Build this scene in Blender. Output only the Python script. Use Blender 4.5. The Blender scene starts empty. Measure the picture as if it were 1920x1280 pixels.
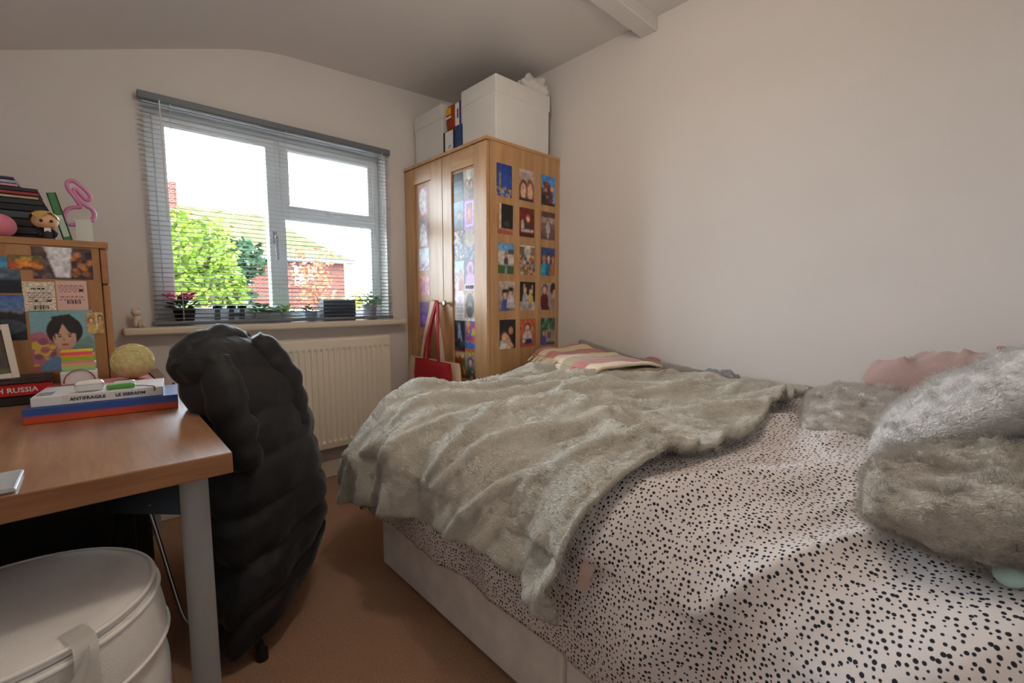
import bpy, bmesh, math, random
import numpy as np
from mathutils import Vector, Matrix, noise
random.seed(7)
SC = bpy.context.scene
COL = SC.collection
PI = math.pi

# ---------------------------------------------------------------- camera, sky, sun, exposure
CAM_H = 1.06
F_PX = 843.0
PITCH = math.atan(80 / F_PX)
YAW = math.radians(42.612)
cam_d = bpy.data.cameras.new('camera')
cam_d.sensor_fit = 'HORIZONTAL'; cam_d.sensor_width = 36.0
cam_d.lens = F_PX / 1920 * 36.0
cam_d.clip_start = 0.02; cam_d.clip_end = 300
cam = bpy.data.objects.new('camera', cam_d); COL.objects.link(cam)
cam.location = (0, 0, CAM_H)
cam.rotation_euler = (PI / 2 - PITCH, 0, -YAW)
SC.camera = cam

world = bpy.data.worlds.new('sky'); SC.world = world
world.use_nodes = True
wbg = world.node_tree.nodes['Background']
wbg.inputs[0].default_value = (0.80, 0.90, 1.0, 1)
wbg.inputs[1].default_value = 6.5

sun_d = bpy.data.lights.new('sun', 'SUN'); sun_d.energy = 4; sun_d.angle = 0.01; sun_d.color = (1, .93, .82)
sun = bpy.data.objects.new('sun', sun_d); COL.objects.link(sun)
sun.rotation_euler = Vector((-0.80, -0.13, -0.58)).to_track_quat('-Z', 'Y').to_euler()

portal_d = bpy.data.lights.new('window_portal', 'AREA'); portal_d.shape = 'RECTANGLE'
portal_d.size = 1.16; portal_d.size_y = 0.98
portal_d.cycles.is_portal = True
portal = bpy.data.objects.new('window_portal', portal_d); COL.objects.link(portal)
portal.location = (0.79, 2.80, 1.445); portal.rotation_euler = (-PI / 2, 0, 0)

SC.view_settings.view_transform = 'Standard'
SC.view_settings.look = 'None'
SC.view_settings.gamma = 1.0
SC.view_settings.use_curve_mapping = False
SC.view_settings.exposure = 2.0
LAMP_POWER = 11

# ---------------------------------------------------------------- helpers
def lin(c):
    if isinstance(c, str):
        c = tuple(int(c[i:i + 2], 16) for i in (1, 3, 5))
    return tuple((v / 255 / 12.92 if v / 255 <= .04045 else ((v / 255 + .055) / 1.055) ** 2.4) for v in c[:3])

MATS = {}
def mat(name, col, rough=.6, metal=0, var=0, vscale=8, bump=0, bscale=60, sheen=0, coat=0, stretch=(1, 1, 1), emit=0, sub=0, detail=4):
    if name in MATS: return MATS[name]
    m = bpy.data.materials.new(name); m.use_nodes = True; MATS[name] = m
    nt = m.node_tree; b = nt.nodes['Principled BSDF']
    c = lin(col)
    b.inputs['Base Color'].default_value = (*c, 1)
    b.inputs['Roughness'].default_value = rough
    b.inputs['Metallic'].default_value = metal
    if sheen: b.inputs['Sheen Weight'].default_value = sheen; b.inputs['Sheen Roughness'].default_value = .4
    if coat: b.inputs['Coat Weight'].default_value = coat; b.inputs['Coat Roughness'].default_value = .08
    if sub: b.inputs['Subsurface Weight'].default_value = sub; b.inputs['Subsurface Radius'].default_value = (.01, .008, .006)
    if emit:
        b.inputs['Emission Color'].default_value = (*c, 1); b.inputs['Emission Strength'].default_value = emit
    if var or bump:
        tc = nt.nodes.new('ShaderNodeTexCoord'); mp = nt.nodes.new('ShaderNodeMapping')
        mp.inputs['Scale'].default_value = stretch
        nt.links.new(tc.outputs['Object'], mp.inputs['Vector'])
    if var:
        n = nt.nodes.new('ShaderNodeTexNoise'); n.inputs['Scale'].default_value = vscale; n.inputs['Detail'].default_value = detail
        nt.links.new(mp.outputs[0], n.inputs['Vector'])
        r = nt.nodes.new('ShaderNodeValToRGB')
        r.color_ramp.elements[0].position = .3; r.color_ramp.elements[1].position = .7
        r.color_ramp.elements[0].color = (*[max(0, v * (1 - var)) for v in c], 1)
        r.color_ramp.elements[1].color = (*[min(1, v * (1 + var)) for v in c], 1)
        nt.links.new(n.outputs[0], r.inputs[0]); nt.links.new(r.outputs[0], b.inputs['Base Color'])
    if bump:
        n2 = nt.nodes.new('ShaderNodeTexNoise'); n2.inputs['Scale'].default_value = bscale; n2.inputs['Detail'].default_value = 5
        nt.links.new(mp.outputs[0], n2.inputs['Vector'])
        bp = nt.nodes.new('ShaderNodeBump'); bp.inputs['Strength'].default_value = bump; bp.inputs['Distance'].default_value = .01
        nt.links.new(n2.outputs[0], bp.inputs['Height']); nt.links.new(bp.outputs[0], b.inputs['Normal'])
    return m

def wood(name, c1, c2, axis, rough=.4, scale=1.0, coat=0):
    """grain running along axis (0,1,2)"""
    if name in MATS: return MATS[name]
    m = bpy.data.materials.new(name); m.use_nodes = True; MATS[name] = m
    nt = m.node_tree; b = nt.nodes['Principled BSDF']; b.inputs['Roughness'].default_value = rough
    if coat: b.inputs['Coat Weight'].default_value = coat; b.inputs['Coat Roughness'].default_value = .15
    tc = nt.nodes.new('ShaderNodeTexCoord'); mp = nt.nodes.new('ShaderNodeMapping')
    s = [9 * scale] * 3; s[axis] = .8 * scale
    mp.inputs['Scale'].default_value = s
    nt.links.new(tc.outputs['Object'], mp.inputs['Vector'])
    n = nt.nodes.new('ShaderNodeTexNoise'); n.inputs['Scale'].default_value = 2.2; n.inputs['Detail'].default_value = 8
    n.inputs['Distortion'].default_value = .8
    nt.links.new(mp.outputs[0], n.inputs['Vector'])
    n2 = nt.nodes.new('ShaderNodeTexNoise'); n2.inputs['Scale'].default_value = 16; n2.inputs['Detail'].default_value = 3
    nt.links.new(mp.outputs[0], n2.inputs['Vector'])
    mx = nt.nodes.new('ShaderNodeMath'); mx.operation = 'MULTIPLY_ADD'; mx.inputs[1].default_value = .35
    nt.links.new(n2.outputs[0], mx.inputs[0]); nt.links.new(n.outputs[0], mx.inputs[2])
    r = nt.nodes.new('ShaderNodeValToRGB')
    r.color_ramp.elements[0].position = .48; r.color_ramp.elements[1].position = .86
    r.color_ramp.elements[0].color = (*lin(c2), 1); r.color_ramp.elements[1].color = (*lin(c1), 1)
    nt.links.new(mx.outputs[0], r.inputs[0]); nt.links.new(r.outputs[0], b.inputs['Base Color'])
    return m

WM = {}   # world matrices of built objects
def wm(o): return WM.get(o.name, Matrix.Identity(4))

def tag(o, label=None, cat=None, group=None, kind=None):
    if label: o['label'] = label
    if cat: o['category'] = cat
    if group: o['group'] = group
    if kind: o['kind'] = kind
    return o

def thing(name, label, cat, loc=(0, 0, 0), rz=0, group=None):
    o = bpy.data.objects.new(name, None); COL.objects.link(o)
    o.empty_display_size = .05
    o.location = loc; o.rotation_euler = (0, 0, rz)
    WM[o.name] = Matrix.Translation(loc) @ Matrix.Rotation(rz, 4, 'Z')
    return tag(o, label, cat, group)

def obj(name, bm, m=None, parent=None, smooth=False, local=False, sharp=None):
    """bm in world coordinates unless local; under a parent the mesh is moved into its space"""
    P = wm(parent) if parent else None
    if parent is not None and not local:
        bm.transform(P.inverted())
    me = bpy.data.meshes.new(name)
    if smooth:
        for f in bm.faces: f.smooth = True
        if sharp:
            for e in bm.edges:
                if len(e.link_faces) == 2 and e.calc_face_angle(0) > sharp: e.smooth = False
    bm.to_mesh(me); bm.free()
    o = bpy.data.objects.new(name, me); COL.objects.link(o)
    if m: me.materials.append(m)
    if parent is not None:
        o.parent = parent; WM[o.name] = P.copy()
    else:
        WM[o.name] = Matrix.Identity(4)
    return o

def rebase(o):
    """put a top-level mesh's origin at the centre of its base"""
    me = o.data
    co = np.empty(len(me.vertices) * 3); me.vertices.foreach_get('co', co); co = co.reshape(-1, 3)
    c = Vector(((co[:, 0].min() + co[:, 0].max()) / 2, (co[:, 1].min() + co[:, 1].max()) / 2, co[:, 2].min()))
    me.transform(Matrix.Translation(-c)); o.location = c; WM[o.name] = Matrix.Translation(c)
    return o

def struct(name, bm, m, parent=None, smooth=False):
    o = obj(name, bm, m, parent, smooth)
    if parent is None: o['kind'] = 'structure'
    return o

def bnew(): return bmesh.new()

def box(bm, x0, x1, y0, y1, z0, z1, bev=0, seg=1, M=None):
    t = bmesh.new()
    bmesh.ops.create_cube(t, size=1)
    for v in t.verts:
        v.co = Vector(((x0 + x1) / 2 + v.co.x * (x1 - x0), (y0 + y1) / 2 + v.co.y * (y1 - y0), (z0 + z1) / 2 + v.co.z * (z1 - z0)))
    if bev:
        bmesh.ops.bevel(t, geom=t.edges[:], offset=bev, segments=seg, affect='EDGES', profile=.5)
    if M: t.transform(M)
    join(bm, t); return bm

def join(bm, t):
    me = bpy.data.meshes.new('tmp'); t.to_mesh(me); t.free(); bm.from_mesh(me); bpy.data.meshes.remove(me)

def B(x0, x1, y0, y1, z0, z1, bev=0, seg=1, M=None): return box(bnew(), x0, x1, y0, y1, z0, z1, bev, seg, M)

def catmull(pts, n, closed=False):
    P = [Vector(p) for p in pts]; out = []
    N = len(P); segs = N if closed else N - 1
    for i in range(segs):
        if closed: a, b, c, d = P[(i - 1) % N], P[i], P[(i + 1) % N], P[(i + 2) % N]
        else: a, b, c, d = P[max(i - 1, 0)], P[i], P[i + 1], P[min(i + 2, N - 1)]
        for k in range(n):
            t = k / n
            out.append(.5 * ((2 * b) + (c - a) * t + (2 * a - 5 * b + 4 * c - d) * t * t + (3 * b - a - 3 * c + d) * t ** 3))
    if not closed: out.append(P[-1])
    return out

def tube(bm, pts, r, seg=8, cap=True, closed=False, flat=1.0):
    pts = [Vector(p) for p in pts]; n = len(pts)
    rr = r if isinstance(r, (list, tuple)) else [r] * n
    rings = []
    up = None
    for i, p in enumerate(pts):
        if closed: d = pts[(i + 1) % n] - pts[(i - 1) % n]
        else: d = pts[min(i + 1, n - 1)] - pts[max(i - 1, 0)]
        d.normalize()
        if up is None:
            up = Vector((0, 0, 1)) if abs(d.z) < .9 else Vector((1, 0, 0))
        s = d.cross(up)
        if s.length < 1e-5: s = d.orthogonal()
        s.normalize(); up = s.cross(d).normalized()
        rings.append([bm.verts.new(p + (s * math.cos(2 * PI * k / seg) + up * math.sin(2 * PI * k / seg) * flat) * rr[i]) for k in range(seg)])
    for i in range(n if closed else n - 1):
        a, b = rings[i], rings[(i + 1) % n]
        for k in range(seg): bm.faces.new((a[k], a[(k + 1) % seg], b[(k + 1) % seg], b[k]))
    if cap and not closed:
        bm.faces.new(rings[0][::-1]); bm.faces.new(rings[-1])
    bmesh.ops.recalc_face_normals(bm, faces=bm.faces[:])
    return bm

def lathe(bm, prof, c=(0, 0, 0), seg=24, M=None, cap=True):
    t = bmesh.new(); rings = []
    for r, z in prof:
        rings.append([t.verts.new((r * math.cos(2 * PI * k / seg), r * math.sin(2 * PI * k / seg), z)) for k in range(seg)])
    for a, b in zip(rings, rings[1:]):
        for k in range(seg): t.faces.new((a[k], a[(k + 1) % seg], b[(k + 1) % seg], b[k]))
    if cap:
        t.faces.new(rings[0][::-1]); t.faces.new(rings[-1])
    if M: t.transform(M)
    t.transform(Matrix.Translation(c)); join(bm, t); return bm

def ball(bm, c, r, sub=3, sc=(1, 1, 1), M=None):
    t = bmesh.new(); bmesh.ops.create_icosphere(t, subdivisions=sub, radius=1)
    t.transform(Matrix.Diagonal((r * sc[0], r * sc[1], r * sc[2], 1)))
    if M: t.transform(M)
    t.transform(Matrix.Translation(c)); join(bm, t); return bm

def gridmesh(bm, fn, nu, nv):
    V = [[bm.verts.new(fn(i / nu, j / nv)) for j in range(nv + 1)] for i in range(nu + 1)]
    for i in range(nu):
        for j in range(nv): bm.faces.new((V[i][j], V[i + 1][j], V[i + 1][j + 1], V[i][j + 1]))
    return bm

def poly_prism(bm, pts2, to3, depth):
    """pts2 outline, to3(u,v,w) -> point"""
    a = [bm.verts.new(to3(u, v, 0)) for u, v in pts2]; b = [bm.verts.new(to3(u, v, depth)) for u, v in pts2]
    n = len(a); bm.faces.new(a); bm.faces.new(b[::-1])
    for k in range(n): bm.faces.new((a[k], b[k], b[(k + 1) % n], a[(k + 1) % n]))
    bmesh.ops.recalc_face_normals(bm, faces=bm.faces[:]); return bm

def fbm(x, y, z=0, o=3):
    s = 0; a = 1
    for k in range(o):
        s += a * noise.noise(Vector((x, y, z + 13.7 * k))); x *= 2; y *= 2; a *= .5
    return s

def text_bm(s, size, to_world, thick=.0004, align='CENTER', bold=False):
    cu = bpy.data.curves.new('txt', 'FONT'); cu.body = s; cu.size = size; cu.align_x = align; cu.align_y = 'CENTER'
    cu.extrude = thick; cu.resolution_u = 2
    if bold: cu.offset = size * .02
    o = bpy.data.objects.new('txt', cu); COL.objects.link(o)
    dg = bpy.context.evaluated_depsgraph_get(); dg.update()
    me = bpy.data.meshes.new_from_object(o.evaluated_get(dg))
    bm = bmesh.new(); bm.from_mesh(me); bm.transform(to_world)
    bpy.data.objects.remove(o); bpy.data.curves.remove(cu); bpy.data.meshes.remove(me)
    return bm

def basis(c, r, u):
    r = Vector(r).normalized(); u = Vector(u).normalized(); n = r.cross(u)
    return Matrix(((r.x, u.x, n.x, c[0]), (r.y, u.y, n.y, c[1]), (r.z, u.z, n.z, c[2]), (0, 0, 0, 1)))

# ---------------------------------------------------------------- printed pictures (flat print only)
def print_mat(name, rough, coat):
    m = bpy.data.materials.new(name); m.use_nodes = True
    b = m.node_tree.nodes['Principled BSDF']; b.inputs['Roughness'].default_value = rough
    b.inputs['Coat Weight'].default_value = coat; b.inputs['Coat Roughness'].default_value = .05
    a = m.node_tree.nodes.new('ShaderNodeVertexColor'); a.layer_name = 'print'
    m.node_tree.links.new(a.outputs[0], b.inputs['Base Color']); return m
GLOSSY = print_mat('glossy_photo_paper', .4, .06)
MATT = print_mat('matt_printed_paper', .6, 0)

def paint(draw, nx, ny, asp):
    xs = (np.arange(nx) + .5) / nx; ys = (np.arange(ny) + .5) / ny
    X, Y = np.meshgrid(xs, ys)
    img = np.zeros((ny, nx, 3))
    rng = np.random.RandomState(len(draw) * 7 + nx)
    for d in draw:
        k = d[0]
        if k == 'g':
            a, b = np.array(lin(d[1])), np.array(lin(d[2])); img[:] = b + (a - b) * Y[..., None]
        elif k == 'r':
            img[(X >= d[1]) & (Y >= d[2]) & (X < d[3]) & (Y < d[4])] = lin(d[5])
        elif k == 'e':
            img[((X - d[1]) / d[3]) ** 2 + ((Y - d[2]) / d[4]) ** 2 < 1] = lin(d[5])
        elif k == 'p':
            ins = np.zeros_like(X, bool); P = d[1]
            for i in range(len(P)):
                (x1, y1), (x2, y2) = P[i], P[(i + 1) % len(P)]
                cnd = ((y1 > Y) != (y2 > Y)) & (X < (x2 - x1) * (Y - y1) / ((y2 - y1) or 1e-9) + x1)
                ins ^= cnd
            img[ins] = lin(d[2])
        elif k == 's':   # speckle of colours inside a rect
            x0, y0, x1, y1, cols, sz = d[1:7]
            for _ in range(int(d[7])):
                cx, cy = rng.uniform(x0, x1), rng.uniform(y0, y1); s = sz * rng.uniform(.5, 1.4)
                img[((X - cx) / s) ** 2 + ((Y - cy) / (s * asp)) ** 2 < 1] = lin(cols[rng.randint(len(cols))])
        elif k == 't':   # rows of fine print
            x0, y0, x1, y1, col, rows = d[1:7]
            for q in range(rows):
                yy = y1 - (q + .5) * (y1 - y0) / rows
                seg = (np.abs(Y - yy) < (y1 - y0) / rows * .22) & (X > x0) & (X < x1)
                seg &= (np.sin(X * 97 + q * 5) + np.sin(X * 41 + q * 3)) > -.6
                img[seg] = lin(col)
        elif k == 'b':   # bar code
            x0, y0, x1, y1, col = d[1:6]
            seg = (Y > y0) & (Y < y1) & (X > x0) & (X < x1) & (np.sin(X * 180) + np.sin(X * 77) > -.2)
            img[seg] = lin(col)
    if d[0] not in 'tb':
        lo = rng.rand(ny // 4 + 2, nx // 4 + 2); up = np.kron(lo, np.ones((4, 4)))[:ny, :nx]; fine = np.kron(rng.rand(ny // 2 + 1, nx // 2 + 1), np.ones((2, 2)))[:ny, :nx]
        amp = .3 if nx > 90 else 1
        img *= (1 + (up[..., None] - .5) * .5 * amp + (fine[..., None] - .5) * .4 * amp)
    img *= (1 + (rng.rand(ny, nx, 1) - .5) * .10)
    return np.clip(img, 0, 1)

def pers(cx, base, h, hair, skin, cloth, w=None):
    w = w or h * .34
    return [('e', cx, base + h * .80, w * .50, h * .19, hair), ('p', [(cx - w * .75, base), (cx - w * .62, base + h * .45), (cx - w * .2, base + h * .62), (cx + w * .2, base + h * .62), (cx + w * .62, base + h * .45), (cx + w * .75, base)], cloth),
            ('r', cx - w * .12, base + h * .55, cx + w * .12, base + h * .68, skin), ('e', cx, base + h * .76, w * .33, h * .15, skin)]

def blur(img):
    p = np.pad(img, ((1, 1), (1, 1), (0, 0)), 'edge')
    q = .25 * p[:-2] + .5 * p[1:-1] + .25 * p[2:]
    return .25 * q[:, :-2] + .5 * q[:, 1:-1] + .25 * q[:, 2:]

def picture(name, label, c, w, h, right, up, draw, group=None, nx=26, m=None, cat='photo', roll=0, border=None, thick=.0012):
    ny = max(4, int(nx * h / w))
    M = basis(c, right, up) @ Matrix.Rotation(roll, 4, 'Z')
    if border:
        draw = list(draw)
        for e in ((0, 0, 1, .05), (0, .95, 1, 1), (0, 0, .07, 1), (.93, 0, 1, 1)): draw.append(('r', *e, border))
    img = paint(draw, nx, ny, w / h)
    if m is not MATT: img = blur(img)
    bm = bmesh.new()
    V = [[bm.verts.new((-w / 2 + w * i / nx, -h / 2 + h * j / ny, thick)) for i in range(nx + 1)] for j in range(ny + 1)]
    cols = []
    for j in range(ny):
        for i in range(nx):
            bm.faces.new((V[j][i], V[j][i + 1], V[j + 1][i + 1], V[j + 1][i])); cols.append(img[j, i])
    q = [bm.verts.new((x, y, 0)) for x, y in ((-w / 2, -h / 2), (w / 2, -h / 2), (w / 2, h / 2), (-w / 2, h / 2))]
    bm.faces.new(q[::-1]); cols.append((.6, .6, .6))
    me = bpy.data.meshes.new(name); bm.to_mesh(me); bm.free()
    at = me.color_attributes.new('print', 'FLOAT_COLOR', 'CORNER')
    arr = np.ones((len(me.loops), 4)); k = 0
    for p, cc in zip(me.polygons, cols):
        arr[p.loop_start:p.loop_start + p.loop_total, :3] = cc
    at.data.foreach_set('color', arr.ravel())
    me.materials.append(m or GLOSSY)
    o = bpy.data.objects.new(name, me); COL.objects.link(o); o.matrix_world = M; WM[o.name] = M.copy()
    if label: tag(o, label, cat, group)
    return o

# ---------------------------------------------------------------- materials
M_WALL = mat('painted_plaster_wall', (226, 221, 218), .75, bump=.04, bscale=180, var=.015, vscale=3)
M_CEIL = mat('painted_ceiling', (230, 225, 222), .8, bump=.03, bscale=160)
M_TRIM = mat('cream_gloss_paint', (226, 216, 198), .35)
M_UPVC = mat('white_window_plastic', (248, 250, 252), .3)
M_CARPET = mat('brown_carpet', (186, 134, 94), .95, var=.22, vscale=170, bump=.9, bscale=420, sheen=.3, detail=3)
OAK_Z = wood('oak_veneer_upright', (204, 160, 114), (178, 134, 90), 2, .42, coat=.04)
OAK_Y = wood('oak_veneer_lengthwise', (204, 160, 114), (178, 134, 90), 1, .42, coat=.04)
OAK_X = wood('oak_veneer_crosswise', (204, 160, 114), (178, 134, 90), 0, .42, coat=.04)
DESK_W = wood('desk_wood_laminate', (172, 128, 96), (138, 97, 69), 1, .28, coat=.2)
DESK_E = wood('desk_edge_wood', (168, 116, 76), (134, 86, 52), 0, .4)
HUT_Z = wood('cabinet_wood_upright', (186, 138, 94), (160, 112, 72), 2, .45)
HUT_X = wood('cabinet_wood_crosswise', (186, 138, 94), (160, 112, 72), 0, .45)
M_WHITE = mat('white_plastic', (236, 236, 234), .4)
M_BLACK = mat('black_plastic', (22, 22, 24), .45)
M_STEEL = mat('brushed_steel', (190, 190, 192), .3, metal=1)
M_CARD = mat('white_box_card', (226, 224, 220), .6, var=.02)

# ---------------------------------------------------------------- room shell
XL, XR, YB, YF = -0.47, 2.07, 2.663, -0.45
WX0, WX1, WZ0, WZ1 = 0.205, 1.375, 0.935, 1.955     # window opening
def ceil_z(x): return 2.335 + (x - .70) * .055 if x > .70 else 2.335 - (.70 - x) * .36

struct('floor', B(XL - .1, XR + .1, YF - .1, YB + .1, -.05, 0), M_CARPET)
WT = 0.24
bm = bnew(); ZT = 2.6
box(bm, XL - .1, WX0, YB, YB + WT, 0, ZT); box(bm, WX1, XR + .1, YB, YB + WT, 0, ZT)
box(bm, WX0, WX1, YB, YB + WT, 0, WZ0); box(bm, WX0, WX1, YB, YB + WT, WZ1, ZT)
bmesh.ops.remove_doubles(bm, verts=bm.verts[:], dist=1e-5)
struct('wall_back', bm, M_WALL)
struct('wall_right', B(XR, XR + .1, YF - .1, YB, 0, ZT), M_WALL)
struct('wall_left', B(XL - .1, XL, YF - .1, YB, 0, ZT), M_WALL)
struct('wall_front', B(XL, XR, YF - .1, YF, 0, ZT), M_WALL)
bm = bnew()
prof = [(XL - .12, ceil_z(XL - .12))]
for k in range(9):
    t = k / 8; x = .70 - .16 + .32 * t
    prof.append((x, (1 - t) ** 2 * ceil_z(.54) + 2 * t * (1 - t) * 2.335 + t * t * ceil_z(.86)))
prof.append((XR + .12, ceil_z(XR + .12)))
prof += [(XR + .12, 2.75), (XL - .12, 2.75)]
poly_prism(bm, prof, lambda u, v, w: (u, YF - .12 + w, v), YB + WT - YF + .12)
struct('ceiling', bm, M_CEIL)
cz = ceil_z(2.0)
struct('trim_1', B(XL, XR, 1.215, 1.305, 2.345, 2.50, .004), M_CEIL)                 # boxed ceiling beam
bm = B(XL, XR, YB - .018, YB, 0, .10, .004); struct('baseboard_back', bm, M_TRIM)
struct('baseboard_right', B(XR - .018, XR, YF, YB - .018, 0, .10, .004), M_TRIM)
struct('baseboard_left', B(XL, XL + .018, YF, YB - .018, 0, .10, .004), M_TRIM)
bm = B(.075, 1.462, YB - .085, YB + .10, .897, .932, .010, 3)
struct('trim_2', bm, M_TRIM, smooth=False)                                            # window board

# window: frame, casement, fixed light, vent, panes
win = bpy.data.objects.new('window_1', None); COL.objects.link(win); win['kind'] = 'structure'
win.location = ((WX0 + WX1) / 2, YB + .12, WZ0); WM['window_1'] = Matrix.Translation(win.location)
def frame_rect(x0, x1, z0, z1, y0, y1, w, bev=.004):
    bm = bnew()
    box(bm, x0, x1, y0, y1, z0, z0 + w, bev); box(bm, x0, x1, y0, y1, z1 - w, z1, bev)
    box(bm, x0, x0 + w, y0, y1, z0 + w, z1 - w, bev); box(bm, x1 - w, x1, y0, y1, z0 + w, z1 - w, bev)
    return bm
FY0, FY1 = YB + .10, YB + .165
obj('outer_frame', frame_rect(WX0, WX1, WZ0 - .003, WZ1, FY0, FY1, .042), M_UPVC, win)
obj('mullion', B(.752, .80, FY0, FY1, WZ0 + .035, WZ1 - .042, .004), M_UPVC, win)
sl = obj('casement', frame_rect(.24, .768, .965, 1.925, FY0 - .014, FY0 + .05, .048), M_UPVC, win)
obj('transom', B(.80, 1.333, FY0, FY1, 1.515, 1.555, .004), M_UPVC, win)
sv = obj('vent_sash', frame_rect(.79, 1.345, 1.535, 1.925, FY0 - .014, FY0 + .05, .046), M_UPVC, win)
obj('bead', frame_rect(.795, 1.338, .972, 1.522, FY0 + .005, FY0 + .04, .018), M_UPVC, win)
g = bpy.data.materials.new('window_glass'); g.use_nodes = True; nt = g.node_tree
nt.nodes.remove(nt.nodes['Principled BSDF'])
tr = nt.nodes.new('ShaderNodeBsdfTransparent'); gl = nt.nodes.new('ShaderNodeBsdfGlossy'); gl.inputs['Roughness'].default_value = .02
fr = nt.nodes.new('ShaderNodeFresnel'); fr.inputs[0].default_value = 1.35; mxs = nt.nodes.new('ShaderNodeMixShader')
tr.inputs[0].default_value = (.97, .985, .98, 1)
nt.links.new(fr.outputs[0], mxs.inputs[0]); nt.links.new(tr.outputs[0], mxs.inputs[1]); nt.links.new(gl.outputs[0], mxs.inputs[2])
nt.links.new(mxs.outputs[0], nt.nodes['Material Output'].inputs[0])
obj('pane', B(.286, .722, FY0 + .02, FY0 + .024, 1.011, 1.879), g, sl)
obj('pane', B(.834, 1.301, FY0 + .02, FY0 + .024, 1.579, 1.881), g, sv)
obj('pane', B(.811, 1.322, FY0 + .02, FY0 + .024, .988, 1.506), g, win)
bm = B(.738, .758, FY0 - .022, FY0 - .012, 1.36, 1.43, .003); box(bm, .741, .755, FY0 - .045, FY0 - .022, 1.385, 1.405, .003)
box(bm, .741, .755, FY0 - .055, FY0 - .043, 1.27, 1.41, .004)
obj('handle', bm, M_STEEL, sl)
bm = B(1.03, 1.10, FY0 - .022, FY0 - .012, 1.548, 1.568, .003); box(bm, 1.055, 1.075, FY0 - .045, FY0 - .02, 1.551, 1.565, .003)
box(bm, 1.06, 1.16, FY0 - .055, FY0 - .043, 1.551, 1.565, .004)
obj('handle', bm, M_WHITE, sv)

# venetian blind
M_RAIL = mat('grey_blind_rail', (112, 118, 128), .4)
M_SLAT = mat('white_blind_slat', (226, 230, 232), .35)
_nt = M_SLAT.node_tree; _tl = _nt.nodes.new('ShaderNodeBsdfTranslucent'); _tl.inputs[0].default_value = (.8, .84, .88, 1)
_mx = _nt.nodes.new('ShaderNodeMixShader'); _mx.inputs[0].default_value = .35
_nt.links.new(_nt.nodes['Principled BSDF'].outputs[0], _mx.inputs[1]); _nt.links.new(_tl.outputs[0], _mx.inputs[2])
_nt.links.new(_mx.outputs[0], _nt.nodes['Material Output'].inputs[0])
bl = thing('venetian_blind', 'white slatted venetian blind with grey rails hanging in front of the window', 'blind', (.787, YB - .03, .93))
BY = YB - .032
obj('headrail', B(.186, 1.388, BY - .016, BY + .018, 1.938, 1.970, .003), M_RAIL, bl)
obj('bottom_rail', B(.184, 1.386, BY - .014, BY + .014, .938, .956, .006, 2), M_RAIL, bl)
NS = 46; slat_me = None
for k in range(NS):
    z = .967 + k * (1.925 - .967) / (NS - 1)
    if slat_me is None:
        bm = bnew()
        def f(u, v):
            yy = (v - .5) * .025; return Vector((-.596 + 1.192 * u, yy, .0022 * (1 - (2 * v - 1) ** 2)))
        gridmesh(bm, f, 1, 4)
        bmesh.ops.solidify(bm, geom=bm.faces[:], thickness=.0006)
        for ff in bm.faces: ff.smooth = True
        slat_me = bpy.data.meshes.new('slat'); bm.to_mesh(slat_me); bm.free(); slat_me.materials.append(M_SLAT)
    o = bpy.data.objects.new('slat', slat_me); COL.objects.link(o); o.parent = bl
    o.location = (0, BY - (YB - .03), z - .93); o.rotation_euler = (math.radians(11), 0, 0)
for x in (.30, .79, 1.28):
    for s in (-1, 1):
        obj('ladder_cord', tube(bnew(), [(x, BY + s * .0135, .955), (x, BY + s * .0135, 1.94)], .0009, 5), M_WHITE, bl)
obj('tilt_wand', tube(bnew(), [(.262, BY - .022, 1.94), (.262, BY - .024, 1.42)], .003, 6), M_WHITE, bl)
obj('pull_cord', tube(bnew(), [(1.33, BY - .02, 1.94), (1.33, BY - .022, 1.30)], .0015, 5), M_WHITE, bl)

# radiator
M_RAD = mat('cream_radiator_enamel', (240, 231, 212), .4)
RX0, RX1, RZ0, RZ1, RY = .46, 1.318, .205, .832, YB - .115
rd = thing('panel_radiator', 'cream ridged panel radiator mounted on the wall under the window', 'radiator', ((RX0 + RX1) / 2, YB - .06, RZ0))
bm = bnew(); n = 25; pitch = (RX1 - RX0 - .06) / n
prof = [(RX0, 0)]
for k in range(n):
    x = RX0 + .03 + k * pitch
    for t, d in ((.08, 0), (.22, .008), (.55, .008), (.69, 0)): prof.append((x + t * pitch, d))
prof.append((RX1, 0))
zs = [(RZ0, .25, 0), (RZ0 + .035, 1, 0), (RZ0 + .05, 1, 1), (RZ1 - .065, 1, 1), (RZ1 - .05, 1, 0), (RZ1 - .008, 1, 0), (RZ1, 0.25, 0)]
rows = [[bm.verts.new((x, RY + .01 - .01 * a + .008 * b - d * b + (0 if b else 0), z)) for x, d in prof] for z, a, b in zs]
for a, b in zip(rows, rows[1:]):
    for k in range(len(prof) - 1): bm.faces.new((a[k], a[k + 1], b[k + 1], b[k]))
obj('ridged_panel', bm, M_RAD, rd)
obj('back_panel', B(RX0 + .01, RX1 - .01, YB - .055, YB - .04, RZ0 + .01, RZ1 - .01), M_RAD, rd)
obj('top_grille', B(RX0, RX1, RY + .004, YB - .035, RZ1 - .006, RZ1 + .006, .002), M_RAD, rd)
for x in (RX0 - .004, RX1 - .004):
    obj('side_cover', B(x, x + .008, RY + .002, YB - .035, RZ0 + .015, RZ1, .002), M_RAD, rd)
bm = lathe(bnew(), [(.006, 0), (.006, .12)], (RX1 + .035, YB - .07, .10)); lathe(bm, [(.016, .22), (.018, .25), (.014, .30)], (RX1 + .035, YB - .07, 0))
tube(bm, [(RX1 - .01, YB - .07, .235), (RX1 + .03, YB - .07, .235)], .007)
tube(bm, [(RX1 + .035, YB - .07, 0), (RX1 + .035, YB - .07, .23)], .007)
obj('valve', bm, M_WHITE, rd, smooth=True, sharp=.6)
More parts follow.
